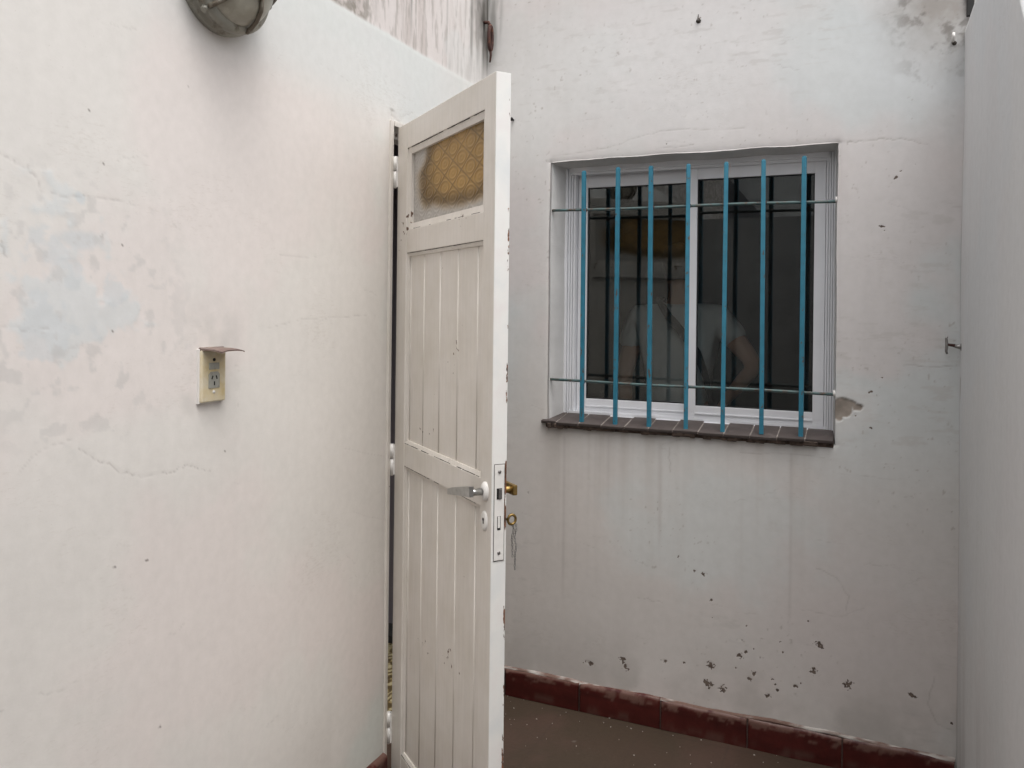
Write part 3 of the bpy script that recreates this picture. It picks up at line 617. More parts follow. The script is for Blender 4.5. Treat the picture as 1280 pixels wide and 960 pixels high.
# ------------------------------------------------------------------ window
win = empty('sliding_window', (-.59, YB + .11, 1.04)); tag(win, 'white aluminium sliding window with two dark panes behind blue bars', 'window')
def wpart(mb, name, mat, parent=win):
    o = mb.build(name, mat, parent)
    if parent is win: o.matrix_parent_inverse = Matrix.Translation((.59, -YB - .11, -1.04))
    else: o.matrix_parent_inverse = Matrix.Translation((.59, -YB - .11, -1.04))
    return o
Y0 = YB + .10
fx0, fx1, fz0, fz1 = -1.082, -.100, 1.052, 2.036
mb = MB(); w = .024
for a, b, dy in ((-1.082, -1.068, 0), (-1.0668, -1.0595, .006), (-1.0583, -1.051, .011), (-1.0498, -1.0415, .016), (-.1345, -.1275, .007), (-.1262, -.1195, .0045), (-.1182, -.1115, .0025), (-.1102, -.100, 0)): mb.box(a, b, Y0 + dy, Y0 + .09, fz0, fz1, .0008, 1)
mb.box(fx0 + w, fx1 - w, Y0, Y0 + .09, fz1 - w, fz1, .0015); mb.box(fx0 + w, fx1 - w, Y0 - .004, Y0 + .09, fz0, fz0 + .030, .0015)
wpart(mb, 'outer_frame', M_ALU)
mb = MB()
for y in (Y0 + .006, Y0 + .040, Y0 + .074):                              # track ribs
    mb.box(fx0 + w, fx1 - w, y, y + .004, fz1 - w - .010, fz1 - w); mb.box(fx0 + w, fx1 - w, y, y + .004, fz0 + .03, fz0 + .040)
wpart(mb, 'track', M_ALU)
mb = MB(); mb.box(fx0 - .004, fx0 + .002, Y0 - .003, Y0 + .01, fz0, fz1); mb.box(fx1 - .002, fx1 + .004, Y0 - .003, Y0 + .01, fz0, fz1); mb.box(fx0, fx1, Y0 - .003, Y0 + .01, fz1 - .001, fz1 + .004)
wpart(mb, 'sealant', M_WHITE)
def sash(x0, x1, gx0, gx1, z0, z1, gz0, gz1, y):
    mb = MB(); d = .026
    mb.box(x0, gx0, y, y + d, z0, z1, .0015); mb.box(gx1, x1, y, y + d, z0, z1, .0015)
    mb.box(gx0, gx1, y + .001, y + d, gz1, z1, .0015); mb.box(gx0, gx1, y + .001, y + d, z0, gz0, .0015)
    mb.box(gx0, gx1, y - .002, y + .003, z0 + .020, z0 + .024)
    s = wpart(mb, 'sash', M_ALU)
    mb = MB(); e = .004
    for a, b, c_, dd in ((gx0, gx0 + e, gz0, gz1), (gx1 - e, gx1, gz0, gz1), (gx0 + e, gx1 - e, gz0, gz0 + e), (gx0 + e, gx1 - e, gz1 - e, gz1)): mb.box(a, b, y + .007, y + .016, c_, dd)
    g = mb.build('gasket', M_GASKET, s)
    mb = MB(); mb.box(gx0 + .001, gx1 - .001, y + .010, y + .014, gz0 + .001, gz1 - .001); p = mb.build('glass_pane', M_GLASS, s)
    return s
sash(-1.040, -.585, -1.003, -.615, 1.088, 2.006, 1.138, 1.957, Y0 + .046)
sash(-.603, -.136, -.573, -.172, 1.088, 2.006, 1.138, 1.962, Y0 + .013)
# sill tiles
sill = empty('window_sill', (-.6, YB, 1.04)); tag(sill, 'dark brown tiled sill under the barred window', 'window sill')
rg = random.Random(21); x = -1.125; k = 0
edges = [-1.125, -1.062]
while edges[-1] < -.17: edges.append(edges[-1] + .0875)
edges[-1] = -.098
for a, b in zip(edges[:-1], edges[1:]):
    mb = MB(); mb.box(a + .0016, b - .0016, -.024 if a > -1.1 and b < -.1 else -.016, .112, -.011, .0, .0022)
    o = mb.build('sill_tile', M_SILL, sill); o.matrix_parent_inverse = Matrix.Translation((.6, -YB, -1.04))
    o.location = (0, YB + rg.uniform(-.003, .002), 1.067 + rg.uniform(-.0015, .0015)); o.rotation_euler = (math.radians(9 + rg.uniform(-.8, .8)), 0, 0)
mb = MB(); mb.box(-1.110, -.099, -.006, .11, -.028, -.006, .003)
for k in range(60):
    xx = rg.uniform(-1.118, -.10); ww = rg.uniform(.006, .022); mb.box(xx - ww, min(xx + ww, -.098), -.017 - rg.uniform(0, .005), .0, -.020 - rg.uniform(.0, .007), -.008, .002, 1)
o = mb.build('mortar_bed', mat_simple('dark_mortar', (.085, .062, .05), .95, var=.5, scale=60, bmp=.004), sill); o.matrix_parent_inverse = Matrix.Translation((.6, -YB, -1.04)); o.location = (0, YB, 1.067); o.rotation_euler = (math.radians(9), 0, 0)
mb = MB()
for x in edges[1:-1]: mb.box(x - .0022, x + .0022, -.019, .10, -.009, -.0012)
o = mb.build('grout', mat_simple('pale_grout', (.24, .21, .19), .9, var=.3, scale=60), sill); o.matrix_parent_inverse = Matrix.Translation((.6, -YB, -1.04)); o.location = (0, YB, 1.067); o.rotation_euler = (math.radians(9), 0, 0)

# ------------------------------------------------------------------ grille
gr = empty('window_grille', (-.6, YB + .01, 1.04)); tag(gr, 'turquoise window grille of seven upright bars on two thin rods', 'grille')
inv = Matrix.Translation((.6, -YB - .01, -1.04)); rg = random.Random(31)
for px in (729, 770.7, 813, 859, 905, 953.5, 1003):
    p = on_plane(px, 375, (0, YB + .004, 0), (0, 1, 0)); ln = rg.uniform(-.004, .004); tp = 1.998 + rg.uniform(-.004, .004); bt = 1.064 + rg.uniform(-.004, .004)
    mb = MB(); mb.box(-.0075, .0075, -.006, .006, 0, tp - bt, .0018); mb.box(-.0055, .0055, -.0045, .0045, tp - bt - .001, tp - bt + .0035, .0012)
    o = mb.build('bar', M_BAR, gr); o.matrix_parent_inverse = inv; o.location = (p.x, YB + .004, bt); o.rotation_euler = (rg.uniform(-.003, .003), rg.uniform(-.003, .003), rg.uniform(-.25, .1) + .12)
    for z in (1.853, 1.2145):
      mb = MB(); mb.lathe([(0, -.004), (.008, -.003), (.010, 0), (.008, .003), (0, .004)], Matrix.Translation((p.x, YB + .0105, z)) @ Matrix.Rotation(PI / 2, 4, 'X'), 8)
      o = mb.build('weld', M_RUST, gr); o.matrix_parent_inverse = inv
for z, dz in ((1.856, -.006), (1.2165, -.003)):
    n = 14; pts = []
    for k in range(n): t = k / (n - 1); pts.append((-1.118 + t * 1.03, YB + .0145 + .001 * math.sin(7 * t), z + dz * t + .0015 * math.sin(9 * t + z)))
    mb = MB(); mb.tube(pts, .0052, 8); o = mb.build('rod', M_ROD, gr); o.matrix_parent_inverse = inv
    for xx in (pts[0][0] + .012, pts[-1][0] - .010):
        mb = MB(); mb.lathe([(0, -.006), (.010, -.004), (.012, .001), (.006, .006), (0, .007)], Matrix.Translation((xx, YB + .0145, pts[0][2] + dz / 2)) @ Matrix.Rotation(PI / 2, 4, 'Y'), 10); o = mb.build('anchor_plug', M_WHITE, gr); o.matrix_parent_inverse = inv

# ------------------------------------------------------------------ door frame and door
df = empty('door_frame', (XA, DOORWAY[0], 0)); tag(df, 'narrow white painted frame of the open doorway', 'door frame'); inv = Matrix.Translation((-XA, -DOORWAY[0], 0))
def fpart(mb, name, mat=M_DOOR):
    o = mb.build(name, mat, df); o.matrix_parent_inverse = inv
fpart(MB().box(XA - .15, XA + .0065, DOORWAY[0] - .014, DOORWAY[0] + .002, 0, DOORWAY[3], .002), 'jamb')
fpart(MB().box(XA - .15, XA + .004, DOORWAY[1] - .012, DOORWAY[1] + .004, 0, DOORWAY[3], .002), 'jamb')
fpart(MB().box(XA - .15, XA + .004, DOORWAY[0] + .012, DOORWAY[1] - .012, DOORWAY[3] - .014, DOORWAY[3] + .003, .002).box(XA - .09, XA - .05, DOORWAY[0] + .012, DOORWAY[1] - .012, DOORWAY[3] - .034, DOORWAY[3] - .013, .002), 'head')
hinge_pt = Vector((-1.352, 2.179, 0)); free_pt = Vector((-.807, 1.7345, 0)); dv = (free_pt - hinge_pt); DW, DT, DZ0, DZ1 = .70, .040, .022, 2.044
door = empty('panelled_door', hinge_pt, math.atan2(dv.y, dv.x)); tag(door, 'old white wooden door standing open with amber glass at the top', 'door')
D = lambda mb, name, mat=M_DOOR, parent=door: mb.build(name, mat, parent)
SL, SR = .085, .636
D(MB().box(0, SL, 0, DT, DZ0, DZ1, .0025), 'stile')
D(MB().box(SR, DW - .0022, 0, DT, DZ0, DZ1, .0025), 'stile')
# the lock-side edge, painted white and chipped
edge = D(MB().box(DW - .0024, DW, .0006, DT - .0006, DZ0 + .001, DZ1 - .001, .0008), 'edge_strip', M_EDGE)
for a, b in ((1.966, DZ1), (1.648, 1.718), (1.002, 1.070), (DZ0, .124)):
    D(MB().box(SL + .0004, SR - .0004, .001, DT - .001, a, b, .002), 'rail')
# tongue-and-groove planks
for z0, z1 in ((1.070, 1.648), (.124, 1.002)):
    js = [SL, .112, .222, .345, .470, .595, SR]
    for a, b in zip(js[:-1], js[1:]):
        mb = MB(); mb.box(a + .0002, b - .0002, .0115, .027, z0 - .004, z1 + .004, .0009); D(mb, 'plank')
        if b < SR: D(MB().tube([(b - .009, .0132, z0), (b - .009, .0132, z1)], .0036, 8), 'plank_bead')
# mouldings round the panels and the glass
def moulding(x0, x1, z0, z1, y0, r):
    for (a, b) in (((x0, z0), (x1, z0)), ((x0, z1), (x1, z1)), ((x0, z0), (x0, z1)), ((x1, z0), (x1, z1))):
        mb = MB()
        if a[1] == b[1]:
            s_ = 1 if a[1] == z0 else -1; pr = [(y0, 0), (y0 + .004, s_ * r), (y0 + .013, s_ * r), (y0 + .013, 0)]
            vs = [[mb.bm.verts.new((x, p[0], a[1] + p[1])) for p in pr] for x in (a[0], b[0])]
        else:
            s_ = 1 if a[0] == x0 else -1; pr = [(y0, 0), (y0 + .004, s_ * r), (y0 + .013, s_ * r), (y0 + .013, 0)]
            vs = [[mb.bm.verts.new((a[0] + p[1], p[0], z)) for p in pr] for z in (a[1], b[1])]
        for k in range(4): mb.bm.faces.new((vs[0][k], vs[0][(k + 1) % 4], vs[1][(k + 1) % 4], vs[1][k]))
        mb.bm.faces.new(vs[0]); mb.bm.faces.new(vs[1]); D(mb, 'moulding')
moulding(SL + .0006, SR - .0006, 1.0706, 1.6474, .003, .010)
moulding(SL + .0006, SR - .0006, .1246, 1.0014, .003, .010)
moulding(SL + .0006, SR - .0006, 1.7186, 1.9654, .004, .018)
M_GRIME = mat_simple('black_grime', (.045, .038, .032), .9, var=.4, scale=70)
mb = MB()
rg = random.Random(44)
for z, dz in ((1.0706, 1), (1.6474, -1), (1.0015, -1), (1.9654, -1), (1.7186, 1), (.1246, 1)):
    xx = SL + .002
    while xx < SR - .02:
        L_ = .003 + .05 * rg.random() ** 2
        if rg.random() < (.88 if z in (1.9654, 1.6474) else .55): e_ = rg.uniform(.0003, .0012); mb.box(xx, min(xx + L_, SR - .002), .0018, .0042, z - e_, z + e_ * rg.uniform(.3, 1.2))
        xx += L_
D(mb, 'joint_grime', M_GRIME)
# amber pane, painted over at the margins
gx0, gx1, gz0, gz1 = SL + .012, SR - .012, 1.729, 1.955
us = np.linspace(gx0, gx1, 230); vs = np.linspace(gz0, gz1, 104); U, V, idx, q = grid_wall(us, vs)
pp = U / .115; qq = V / .066
da = np.abs(((pp + qq) % 1) - .5); db = np.abs(((pp - qq) % 1) - .5); line = np.maximum(sst(da, .43, .5), sst(db, .43, .5))
eu = ((pp + qq) % 1) - .5; ev = ((pp - qq) % 1) - .5; ring = np.hypot(eu, ev); oval = sst(ring, .30, .36) * (1 - sst(ring, .38, .44))
hum = .5 + .5 * np.cos(ring * 26)
col = np.array((.52, .335, .115))[None, None] * (.75 + .5 * fbm(U, V, 9, octv=4, seed=970))[..., None]
wv = (.45 + .9 * fbm(U, V, 12, octv=3, seed=972)); col = col * (1 - .50 * line * wv)[..., None] * (1 - .20 * oval * wv)[..., None] * (1 + .05 * (hum - .5) * (ring < .3))[..., None]
cu, cv = (gx0 + gx1) / 2 + .05, (gz0 + gz1) / 2 + .012
du = np.where(U < cu, (cu - U) / .285, (U - cu) / .36); dvv = np.where(V < cv, (cv - V) / .094, (V - cv) / .16)
dd = (du ** 2.4 + dvv ** 2.4) ** (1 / 2.4) + (fbm(U, V, 7, octv=3, seed=975) - .5) * .30 + .22 * sst(-(U - gx0 - .12), -.06, .06) * sst(V, gz1 - .08, gz1 - .03)
spray = sst(dd, .84, 1.2)[..., None]
col = col * (1 - spray) + np.array((.60, .575, .54)) * spray
brn = (sst(dd, .55, .88) * (1 - sst(dd, .88, 1.12)))[..., None]; col = col * (1 - .55 * brn) + .10 * brn * np.array((.30, .2, .12))
Pf = np.stack([U, .017 - .0008 * line - .0008 * oval * (1 - spray[..., 0]) + .0006 * hum, V], -1).reshape(-1, 3); Pb = Pf.copy(); Pb[:, 1] = .0215
nn = len(Pf)
link('glass_pane', np_mesh('glass_pane', np.concatenate([Pf, Pb]), np.concatenate([q, q[:, ::-1] + nn]), np.concatenate([col.reshape(-1, 3)] * 2)), M_AMBER, door)
D(MB().box(SL, gx0 + .004, .016, .026, 1.718, 1.966).box(gx1 - .004, SR, .016, .026, 1.718, 1.966).box(gx0, gx1, .016, .026, 1.718, gz0 + .004).box(gx0, gx1, .016, .026, gz1 - .004, 1.966), 'glazing_bead')
# lock plate with latch and bolt slots
lp = D(MB().box(DW - .001, DW + .0016, .007, .033, .885, 1.112, .0006), 'lock_plate', M_WHITE)
for z0, z1, a, b in ((1.030, 1.056, .013, .027), (.957, .990, .015, .024)):
    D(MB().box(DW + .0012, DW + .0020, a, b, z0, z1), 'bolt_slot', M_DARK, lp)
D(MB().box(DW + .0014, DW + .0040, .018, .0255, 1.031, 1.055, .001), 'latch_bolt', M_STEEL, lp); D(MB().box(DW + .0014, DW + .0026, .0165, .0225, .962, .989, .0006), 'dead_bolt', M_WHITE, lp)
for z in (.903, 1.095): D(MB().lathe([(0, .0022), (.0036, .0020), (.0042, .0012), (.0042, 0)], Matrix.Translation((DW + .0012, .020, z)) @ Matrix.Rotation(PI / 2, 4, 'Y'), 12), 'screw', M_STEEL, lp)
D(MB().box(DW + .0010, DW + .0013, .0058, .0342, .8835, 1.1135), 'plate_rebate', M_GRIME, lp)
# lever handle
hz = 1.044; hx = .668
RX = Matrix.Rotation(PI / 2, 4, 'X')
h = D(MB().lathe([(0, .011), (.012, .009), (.0155, .006), (.0175, .003), (.0175, -.001)], Matrix.Translation((hx, 0, hz)) @ RX, 24, 1.0, 1.35), 'handle_rose', M_WHITE)
mb = MB(); mb.tube([(hx, -.008, hz), (hx, -.030, hz), (hx, -.040, hz)], [.009, .0085, .0095], 12)
prof = []
for k in range(13):
    t = k / 12; x = hx + .010 - t * .135; zc = hz + .004 - .016 * t - .010 * t * t; hh = .0125 * (1 - .42 * t) * (1 if k < 12 else .8); prof.append((x, zc, hh))
for k in range(12):
    (xa, za, ha), (xb, zb, hb) = prof[k], prof[k + 1]
    ya, yb = -.042 - .006 * math.sin(k / 12 * PI), -.042 - .006 * math.sin((k + 1) / 12 * PI)
    A_ = [mb.bm.verts.new(p) for p in ((xa, ya - .005, za - ha), (xa, ya - .006, za + ha), (xa, ya + .006, za + ha), (xa, ya + .005, za - ha))]
    B_ = [mb.bm.verts.new(p) for p in ((xb, yb - .005, zb - hb), (xb, yb - .006, zb + hb), (xb, yb + .006, zb + hb), (xb, yb + .005, zb - hb))]
    for j in range(4): mb.bm.faces.new((A_[j], A_[(j + 1) % 4], B_[(j + 1) % 4], B_[j]))
    if k == 0: mb.bm.faces.new(A_)
    if k == 11: mb.bm.faces.new(B_)
bmesh.ops.remove_doubles(mb.bm, verts=mb.bm.verts, dist=1e-5)
D(mb, 'lever', M_CHROME)
es = D(MB().lathe([(0, .004), (.012, .004), (.0165, .0025), (.0175, -.001)], Matrix.Translation((.664, 0, .972)) @ RX, 24, 1.0, 1.42), 'keyhole_plate', M_WHITE)
mb = MB(); mb.lathe([(0, .0046), (.0042, .0046), (.0042, .003)], Matrix.Translation((.664, 0, .976)) @ RX, 14); mb.box(.6625, .6672, -.0046, -.003, .966, .976); D(mb, 'keyhole', M_DARK, es)
# the far side: brass lever end and escutcheon
D(MB().box(.650, .690, DT, DT + .004, .90, 1.10, .0015), 'back_plate', M_BRASS)
mb = MB(); mb.tube([(hx + .004, DT, hz), (hx + .004, DT + .035, hz)], .0085, 12); mb.box(hx - .105, hx + .020, DT + .024, DT + .036, hz - .013, hz + .012, .003); D(mb, 'back_lever', M_BRASS)
# hinges
for z in (1.905, 1.005, .165):
    hg = D(MB().tube([(-.0068, -.006, z - .045), (-.0068, -.006, z + .004)], .0058, 10).tube([(-.0068, -.006, z + .006), (-.0068, -.006, z + .050)], .0075, 10).lathe([(.0058, 0), (.004, -.004), (0, -.005)], Matrix.Translation((-.0068, -.006, z - .045)), 10), 'hinge', M_WHITE)
    D(MB().box(-.006, .001, -.004, .003, z - .045, z + .05), 'hinge_leaf', M_WHITE, hg)
# hook eyes low on the closing edge
for z in (.300, .262):
    mb = MB(); pts = [(DW - .014 + .010 * math.cos(a) , DT + .006 + .009 * math.sin(a) * .6, z + .010 * math.sin(a)) for a in np.linspace(0, 2 * PI, 15)]; mb.tube(pts, .0026, 7, False); mb.tube([(DW - .024, DT - .002, z), (DW - .024, DT + .006, z)], .003, 7); D(mb, 'hook_eye', M_STEEL)
# key in the lock with its chain: rests in the door, a thing of its own
rz = math.atan2(dv.y, dv.x); Md = Matrix.Translation(hinge_pt) @ Matrix.Rotation(rz, 4, 'Z')
kp = Md @ Vector((.672, DT + .004, .972)); key = empty('key_ring', kp, rz); tag(key, 'brass key on a thin chain hanging in the door lock', 'key')
mb = MB(); mb.tube([(0, -.012, 0), (0, .012, 0)], .003, 8)
mb.tube([(.004, .023 + .0105 * math.cos(a), -.001 + .0115 * math.sin(a)) for a in np.linspace(0, 2 * PI, 17)], .0034, 8, False)
mb.build('key_bow', M_BRASS, key)
mb = MB(); z = -.014
for k in range(2):
    zz = z; xo = .003 + k * .004; yo = .026 + .006 * k; n = 18 if k else 13
    for j in range(n):
        c_ = Vector((xo + .003 * math.sin(j * .7 + k), yo + .0012 * math.sin(j), zz)); hor = j % 2
        mb.tube([c_ + Vector(((.0022 * math.cos(a)) * hor, (.0022 * math.cos(a)) * (1 - hor), .0042 * math.sin(a))) for a in np.linspace(0, 2 * PI, 9)], .0008, 5, False); zz -= .0062
mb.build('chain', M_STEEL, key)

# ------------------------------------------------------------------ round bulkhead lamp
def lamp():
    u, v = onA(272, -24); root = empty('bulkhead_lamp', (XA + .008, u, v)); tag(root, 'round weathered metal bulkhead lamp with cage high on the pale wall', 'lamp')
    M = Matrix.Rotation(PI / 2, 4, 'Y') @ Matrix.Rotation(PI, 4, 'Z')              # local z -> +x (out of the wall)
    R_ = .125
    b = MB().lathe([(R_ * .98, -.012), (R_, .004), (R_, .010), (R_ * .95, .014), (R_ * .95, .024), (R_ * .985, .026), (R_ * .985, .040), (R_ * .93, .046), (R_ * .84, .048)], M, 56).build('base_ring', M_LAMP, root)
    g = MB(); g.lathe([(R_ * .86, .044), (R_ * .83, .058), (R_ * .74, .078), (R_ * .58, .094), (R_ * .36, .104), (R_ * .14, .108), (0, .1085)], M, 48); g.build('glass_dome', M_LAMPG, root)
    for k in range(6):
        cg = MB()                                                    # ribs of the cast cage
        a = 2 * PI * k / 6 + .35; pts = []
        for r, h_ in ((.95, .042), (.90, .056), (.80, .076), (.64, .095), (.40, .108)): pts.append(M @ Vector((R_ * r * math.cos(a), R_ * r * math.sin(a), h_)))
        cg.tube(pts, [.0060, .0055, .005, .005, .005], 8); cg.build('cage_rib', M_CAGE, root)
    cg = MB(); pts = [M @ Vector((R_ * .40 * math.cos(a), R_ * .40 * math.sin(a), .108)) for a in np.linspace(0, 2 * PI, 41)]; cg.tube(pts, .0052, 8, False); cg.build('cage_ring', M_CAGE, root)
    for k in range(3):
        a = 2 * PI * k / 3 + 2.45; lg = MB(); c_ = M @ Vector((R_ * 1.0 * math.cos(a), R_ * 1.0 * math.sin(a), .033))
        t = (M @ Vector((-math.sin(a), math.cos(a), 0)) - M @ Vector((0, 0, 0))).normalized(); rd = (M @ Vector((math.cos(a), math.sin(a), 0)) - M @ Vector((0, 0, 0))).normalized()
        lg.tube([c_ - rd * .006, c_ + rd * .006], [.009, .007], 10); lg.build('screw_lug', M_LAMP, root)
    a = .18
    lg = MB(); c_ = M @ Vector((R_ * .62 * math.cos(a), R_ * .62 * math.sin(a), .096))
    lg.tube([c_ + Vector((.011 * math.cos(t) + .008, .000 + .004 * math.sin(t), .012 * math.sin(t))) for t in np.linspace(0, 2 * PI, 17)], .0026, 7, False); lg.build('pull_ring', M_LAMP, root)
lamp()

# ------------------------------------------------------------------ power socket with its flap up
def socket():
    y0, z0 = 1.376, 1.264; root = empty('power_socket', (XA + .0065, y0, z0)); tag(root, 'yellowed wall socket with brown flap lifted', 'socket')
    W_, H_ = .072, .118
    P_ = lambda mb, name, mat, par=root: mb.build(name, mat, par)
    pl = P_(MB().box(-.006, .009, 0, W_, 0, H_, .003), 'cover_plate', M_IVORY)
    P_(MB().box(-.006, .0018, -.003, W_ + .003, -.003, H_ + .002, .001), 'back_rim', M_WHITE)
    P_(MB().box(.006, .0105, .020, .051, .073, .088, .001), 'rocker_switch', M_GREYP)
    f = MB(); f.prism([(.019, .031), (.052, .031), (.052, .062), (.046, .068), (.025, .068), (.019, .062)], Matrix(((0, 0, 1, .0075), (1, 0, 0, 0), (0, 1, 0, 0), (0, 0, 0, 1))), .0032)
    so = P_(f, 'socket_face', M_GREYP)
    for (ya, za), (yb, zb) in (((.0275, .051), (.0305, .059)), ((.0435, .051), (.0405, .059)), ((.0355, .037), (.0355, .046))):
        d_ = Vector((0, yb - ya, zb - za)); n_ = Vector((0, -d_.z, d_.y)).normalized() * .0016; mb = MB()
        vs = [mb.bm.verts.new(Vector((x, yy, zz)) + s_ * n_) for x in (.0105, .0111) for (yy, zz, s_) in ((ya, za, 1), (ya, za, -1), (yb, zb, -1), (yb, zb, 1))]
        mb.bm.faces.new(vs[4:]); mb.bm.faces.new(vs[:4])
        for j in range(4): mb.bm.faces.new((vs[j], vs[(j + 1) % 4], vs[4 + (j + 1) % 4], vs[4 + j]))
        P_(mb, 'pin_slot', M_DARK, so)
    for yy, zz, mt in ((.0355, .095, M_DARK), (.0355, .022, M_WHITE)): P_(MB().lathe([(0, .0022), (.0034, .0018), (.004, 0)], Matrix.Translation((.0088, yy, zz)) @ Matrix.Rotation(PI / 2, 4, 'Y'), 12), 'screw', mt, pl)
    # flap: curved plate hinged along the top, standing out from the wall
    n = 16; us = np.linspace(0, 1, n); vs = np.linspace(0, 1, 10); V = []; 
    for layer in (0, 1):
        for s_ in us:
            for t in vs:
                x = -.001 + s_ * .066; z = H_ + .001 + .010 * math.sin(s_ * PI * .55) - .010 * s_ + .003 * math.sin(t * PI) * (1 - s_) - .0026 * layer - .004 * s_ * (abs(t - .5) * 2) ** 3
                V.append((x, .0005 + t * (W_ - .001), z))
    idx = np.arange(2 * n * 10).reshape(2, n, 10); Q = []
    for layer in (0, 1):
        I = idx[layer]; qq_ = np.stack([I[:-1, :-1], I[1:, :-1], I[1:, 1:], I[:-1, 1:]], -1).reshape(-1, 4); Q.append(qq_ if layer == 0 else qq_[:, ::-1])
    for a, b in ((idx[0, 0], idx[1, 0]), (idx[0, -1], idx[1, -1]), (idx[0, :, 0], idx[1, :, 0]), (idx[0, :, -1], idx[1, :, -1])): Q.append(np.stack([a[:-1], a[1:], b[1:], b[:-1]], -1))
    link('flap', np_mesh('flap', np.array(V), np.concatenate(Q)), M_LID, root)
    P_(MB().tube([(.001, 0, H_ + .0015), (.001, W_, H_ + .0015)], .0042, 8), 'flap_hinge', M_LID)
socket()

# ------------------------------------------------------------------ small ironmongery on the walls
p = on_plane(611, 52, (XA + .02, 0, 0), (1, 0, 0))
hk = empty('rusty_hook', (XA, min(p.y, YB - .03), p.z)); hk.scale = (1.5, 1.6, 1.55); tag(hk, 'rusty iron hook hanging in the corner above the door', 'hook')
MB().tube([(-.01, 0, .05), (.012, 0, .048), (.018, 0, .035)], .0045, 8).build('spike', M_RUST, hk)
MB().tube([(.018 , .009 * math.cos(a), .008 + .030 * math.sin(a)) for a in np.linspace(0, 2 * PI, 21)], .0048, 8, False).build('link_ring', M_RUST, hk)
MB().tube([(.018, 0, -.020), (.019, .001, -.035), (.017, 0, -.052)], [.0035, .003, .002], 8).build('wire_end', M_RUST, hk)
x, z = onB(1191, 52); hk = empty('wall_hook', (x, YB, z)); tag(hk, 'small pale screw hook in the stained top corner of the window wall', 'hook')
MB().tube([(0, .01, 0), (0, -.018, 0), (0, -.026, .006), (0, -.026, .020)], .0042, 8).build('hook', M_WHITE, hk)
MB().lathe([(0, .005), (.006, .004), (.009, 0), (.010, -.003)], Matrix.Translation((.004, 0, -.006)) @ RX, 9).build('plug', M_GRIME, hk)
x, z = onB(873, 26); nl = empty('bent_nail', (x, YB, z)); tag(nl, 'small bent nail in the white wall above the window', 'nail')
MB().tube([(0, .012, 0), (0, -.012, .001), (.003, -.020, .008), (.005, -.024, .014)], .0022, 7).build('shank', M_STEEL, nl); MB().lathe([(0, .003), (.007, .002), (.009, -.002)], RX, 10).build('plug', M_GRIME, nl)
x, z = onB(641.5, 150); nl = empty('black_nail', (x, YB, z)); tag(nl, 'black nail stub in the window wall beside the open door', 'nail')
MB().tube([(0, .01, 0), (0, -.016, 0)], .0042, 8).build('shank', M_DARK, nl); MB().lathe([(0, .002), (.007, .001), (.007, -.001)], Matrix.Translation((0, -.016, 0)) @ RX, 10).build('head', M_DARK, nl)
# garden tap out of the side wall close to the corner
x, z = onB(1196, 431); tp = empty('garden_tap', (XC, YB - .03, z)); tag(tp, 'small metal tap stub with cross handle in the wall corner', 'tap')
MB().tube([(.012, 0, -.006), (-.008, 0, -.005), (-.020, 0, -.002)], [.008, .0075, .006], 10).lathe([(.012, 0), (.012, .004), (.008, .006)], Matrix.Translation((.001, 0, -.006)) @ Matrix.Rotation(-PI / 2, 4, 'Y'), 14).build('pipe_stub', M_STEEL, tp)
MB().tube([(-.018, 0, -.002), (-.040, 0, .001)], [.0055, .004], 10).build('spindle', M_RUST, tp)
MB().tube([(-.040, 0, -.028), (-.043, 0, -.020), (-.041, 0, 0), (-.043, 0, .020), (-.040, 0, .027)], [.003, .0036, .0048, .0036, .003], 8).build('cross_handle', M_STEEL, tp)
# black downpipe beyond the side wall's top
p = on_plane(1214, 8, (0, YB - .03, 0), (0, 1, 0)); pz = on_plane(1214, 17, (0, YB - .03, 0), (0, 1, 0)).z
mb = MB(); mb.box(-.010, .010, -.012, .03, 0, WALL_TOP_B + .02 - pz, .002); mb.box(-.013, .013, -.016, .03, .16, .185, .002)
tag(mb.build('black_bracket', M_BLACK), 'black flat iron strip on the window wall above the side wall', 'bracket').location = (p.x, YB - .003, pz)

# ------------------------------------------------------------------ room behind the window, room behind the doorway
def box_room(name, x0, x1, y0, y1, z0, z1, open_side, mats, label, cat='room'):
    root = empty(name, ((x0 + x1) / 2, (y0 + y1) / 2, z0)); tag(root, label, cat); inv = Matrix.Translation((-(x0 + x1) / 2, -(y0 + y1) / 2, -z0)); t = .05
    for nm, b in (('wall', (x0 - t, x0, y0, y1, z0, z1)), ('wall', (x1, x1 + t, y0, y1, z0, z1)), ('wall', (x0 - t, x1 + t, y0 - t, y0, z0, z1)), ('wall', (x0 - t, x1 + t, y1, y1 + t, z0, z1)), ('floor', (x0 - t, x1 + t, y0 - t, y1 + t, z0 - t, z0)), ('ceiling', (x0 - t, x1 + t, y0 - t, y1 + t, z1, z1 + t))):
        side = {0: 'x0', 1: 'x1', 2: 'y0', 3: 'y1'}
        if nm == 'wall' and ((open_side == 'y0' and b[3] == y0 and b[2] == y0 - t) or (open_side == 'x1' and b[0] == x1)): continue
        o = MB().box(*b).build(nm, mats.get(nm, mats['wall']), root); o.matrix_parent_inverse = inv
    return root
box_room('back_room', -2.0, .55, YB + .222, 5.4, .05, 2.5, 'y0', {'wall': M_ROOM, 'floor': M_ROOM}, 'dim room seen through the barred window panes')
def mat_pattern():
    mt, nt, b = newmat('patterned_floor'); co = coords(nt)
    w = nd(nt, 'ShaderNodeTexWave', Scale=9.0, Distortion=14.0, Detail=3.0); w.inputs['Detail Scale'].default_value = 1.6; nt.links.new(co, w.inputs['Vector'])
    nt.links.new(ramp(nt, w.outputs['Fac'], [(.25, (.10, .07, .03)), (.5, (.30, .22, .10)), (.8, (.42, .36, .22))]), b.inputs['Base Color']); b.inputs['Roughness'].default_value = .4; return mt
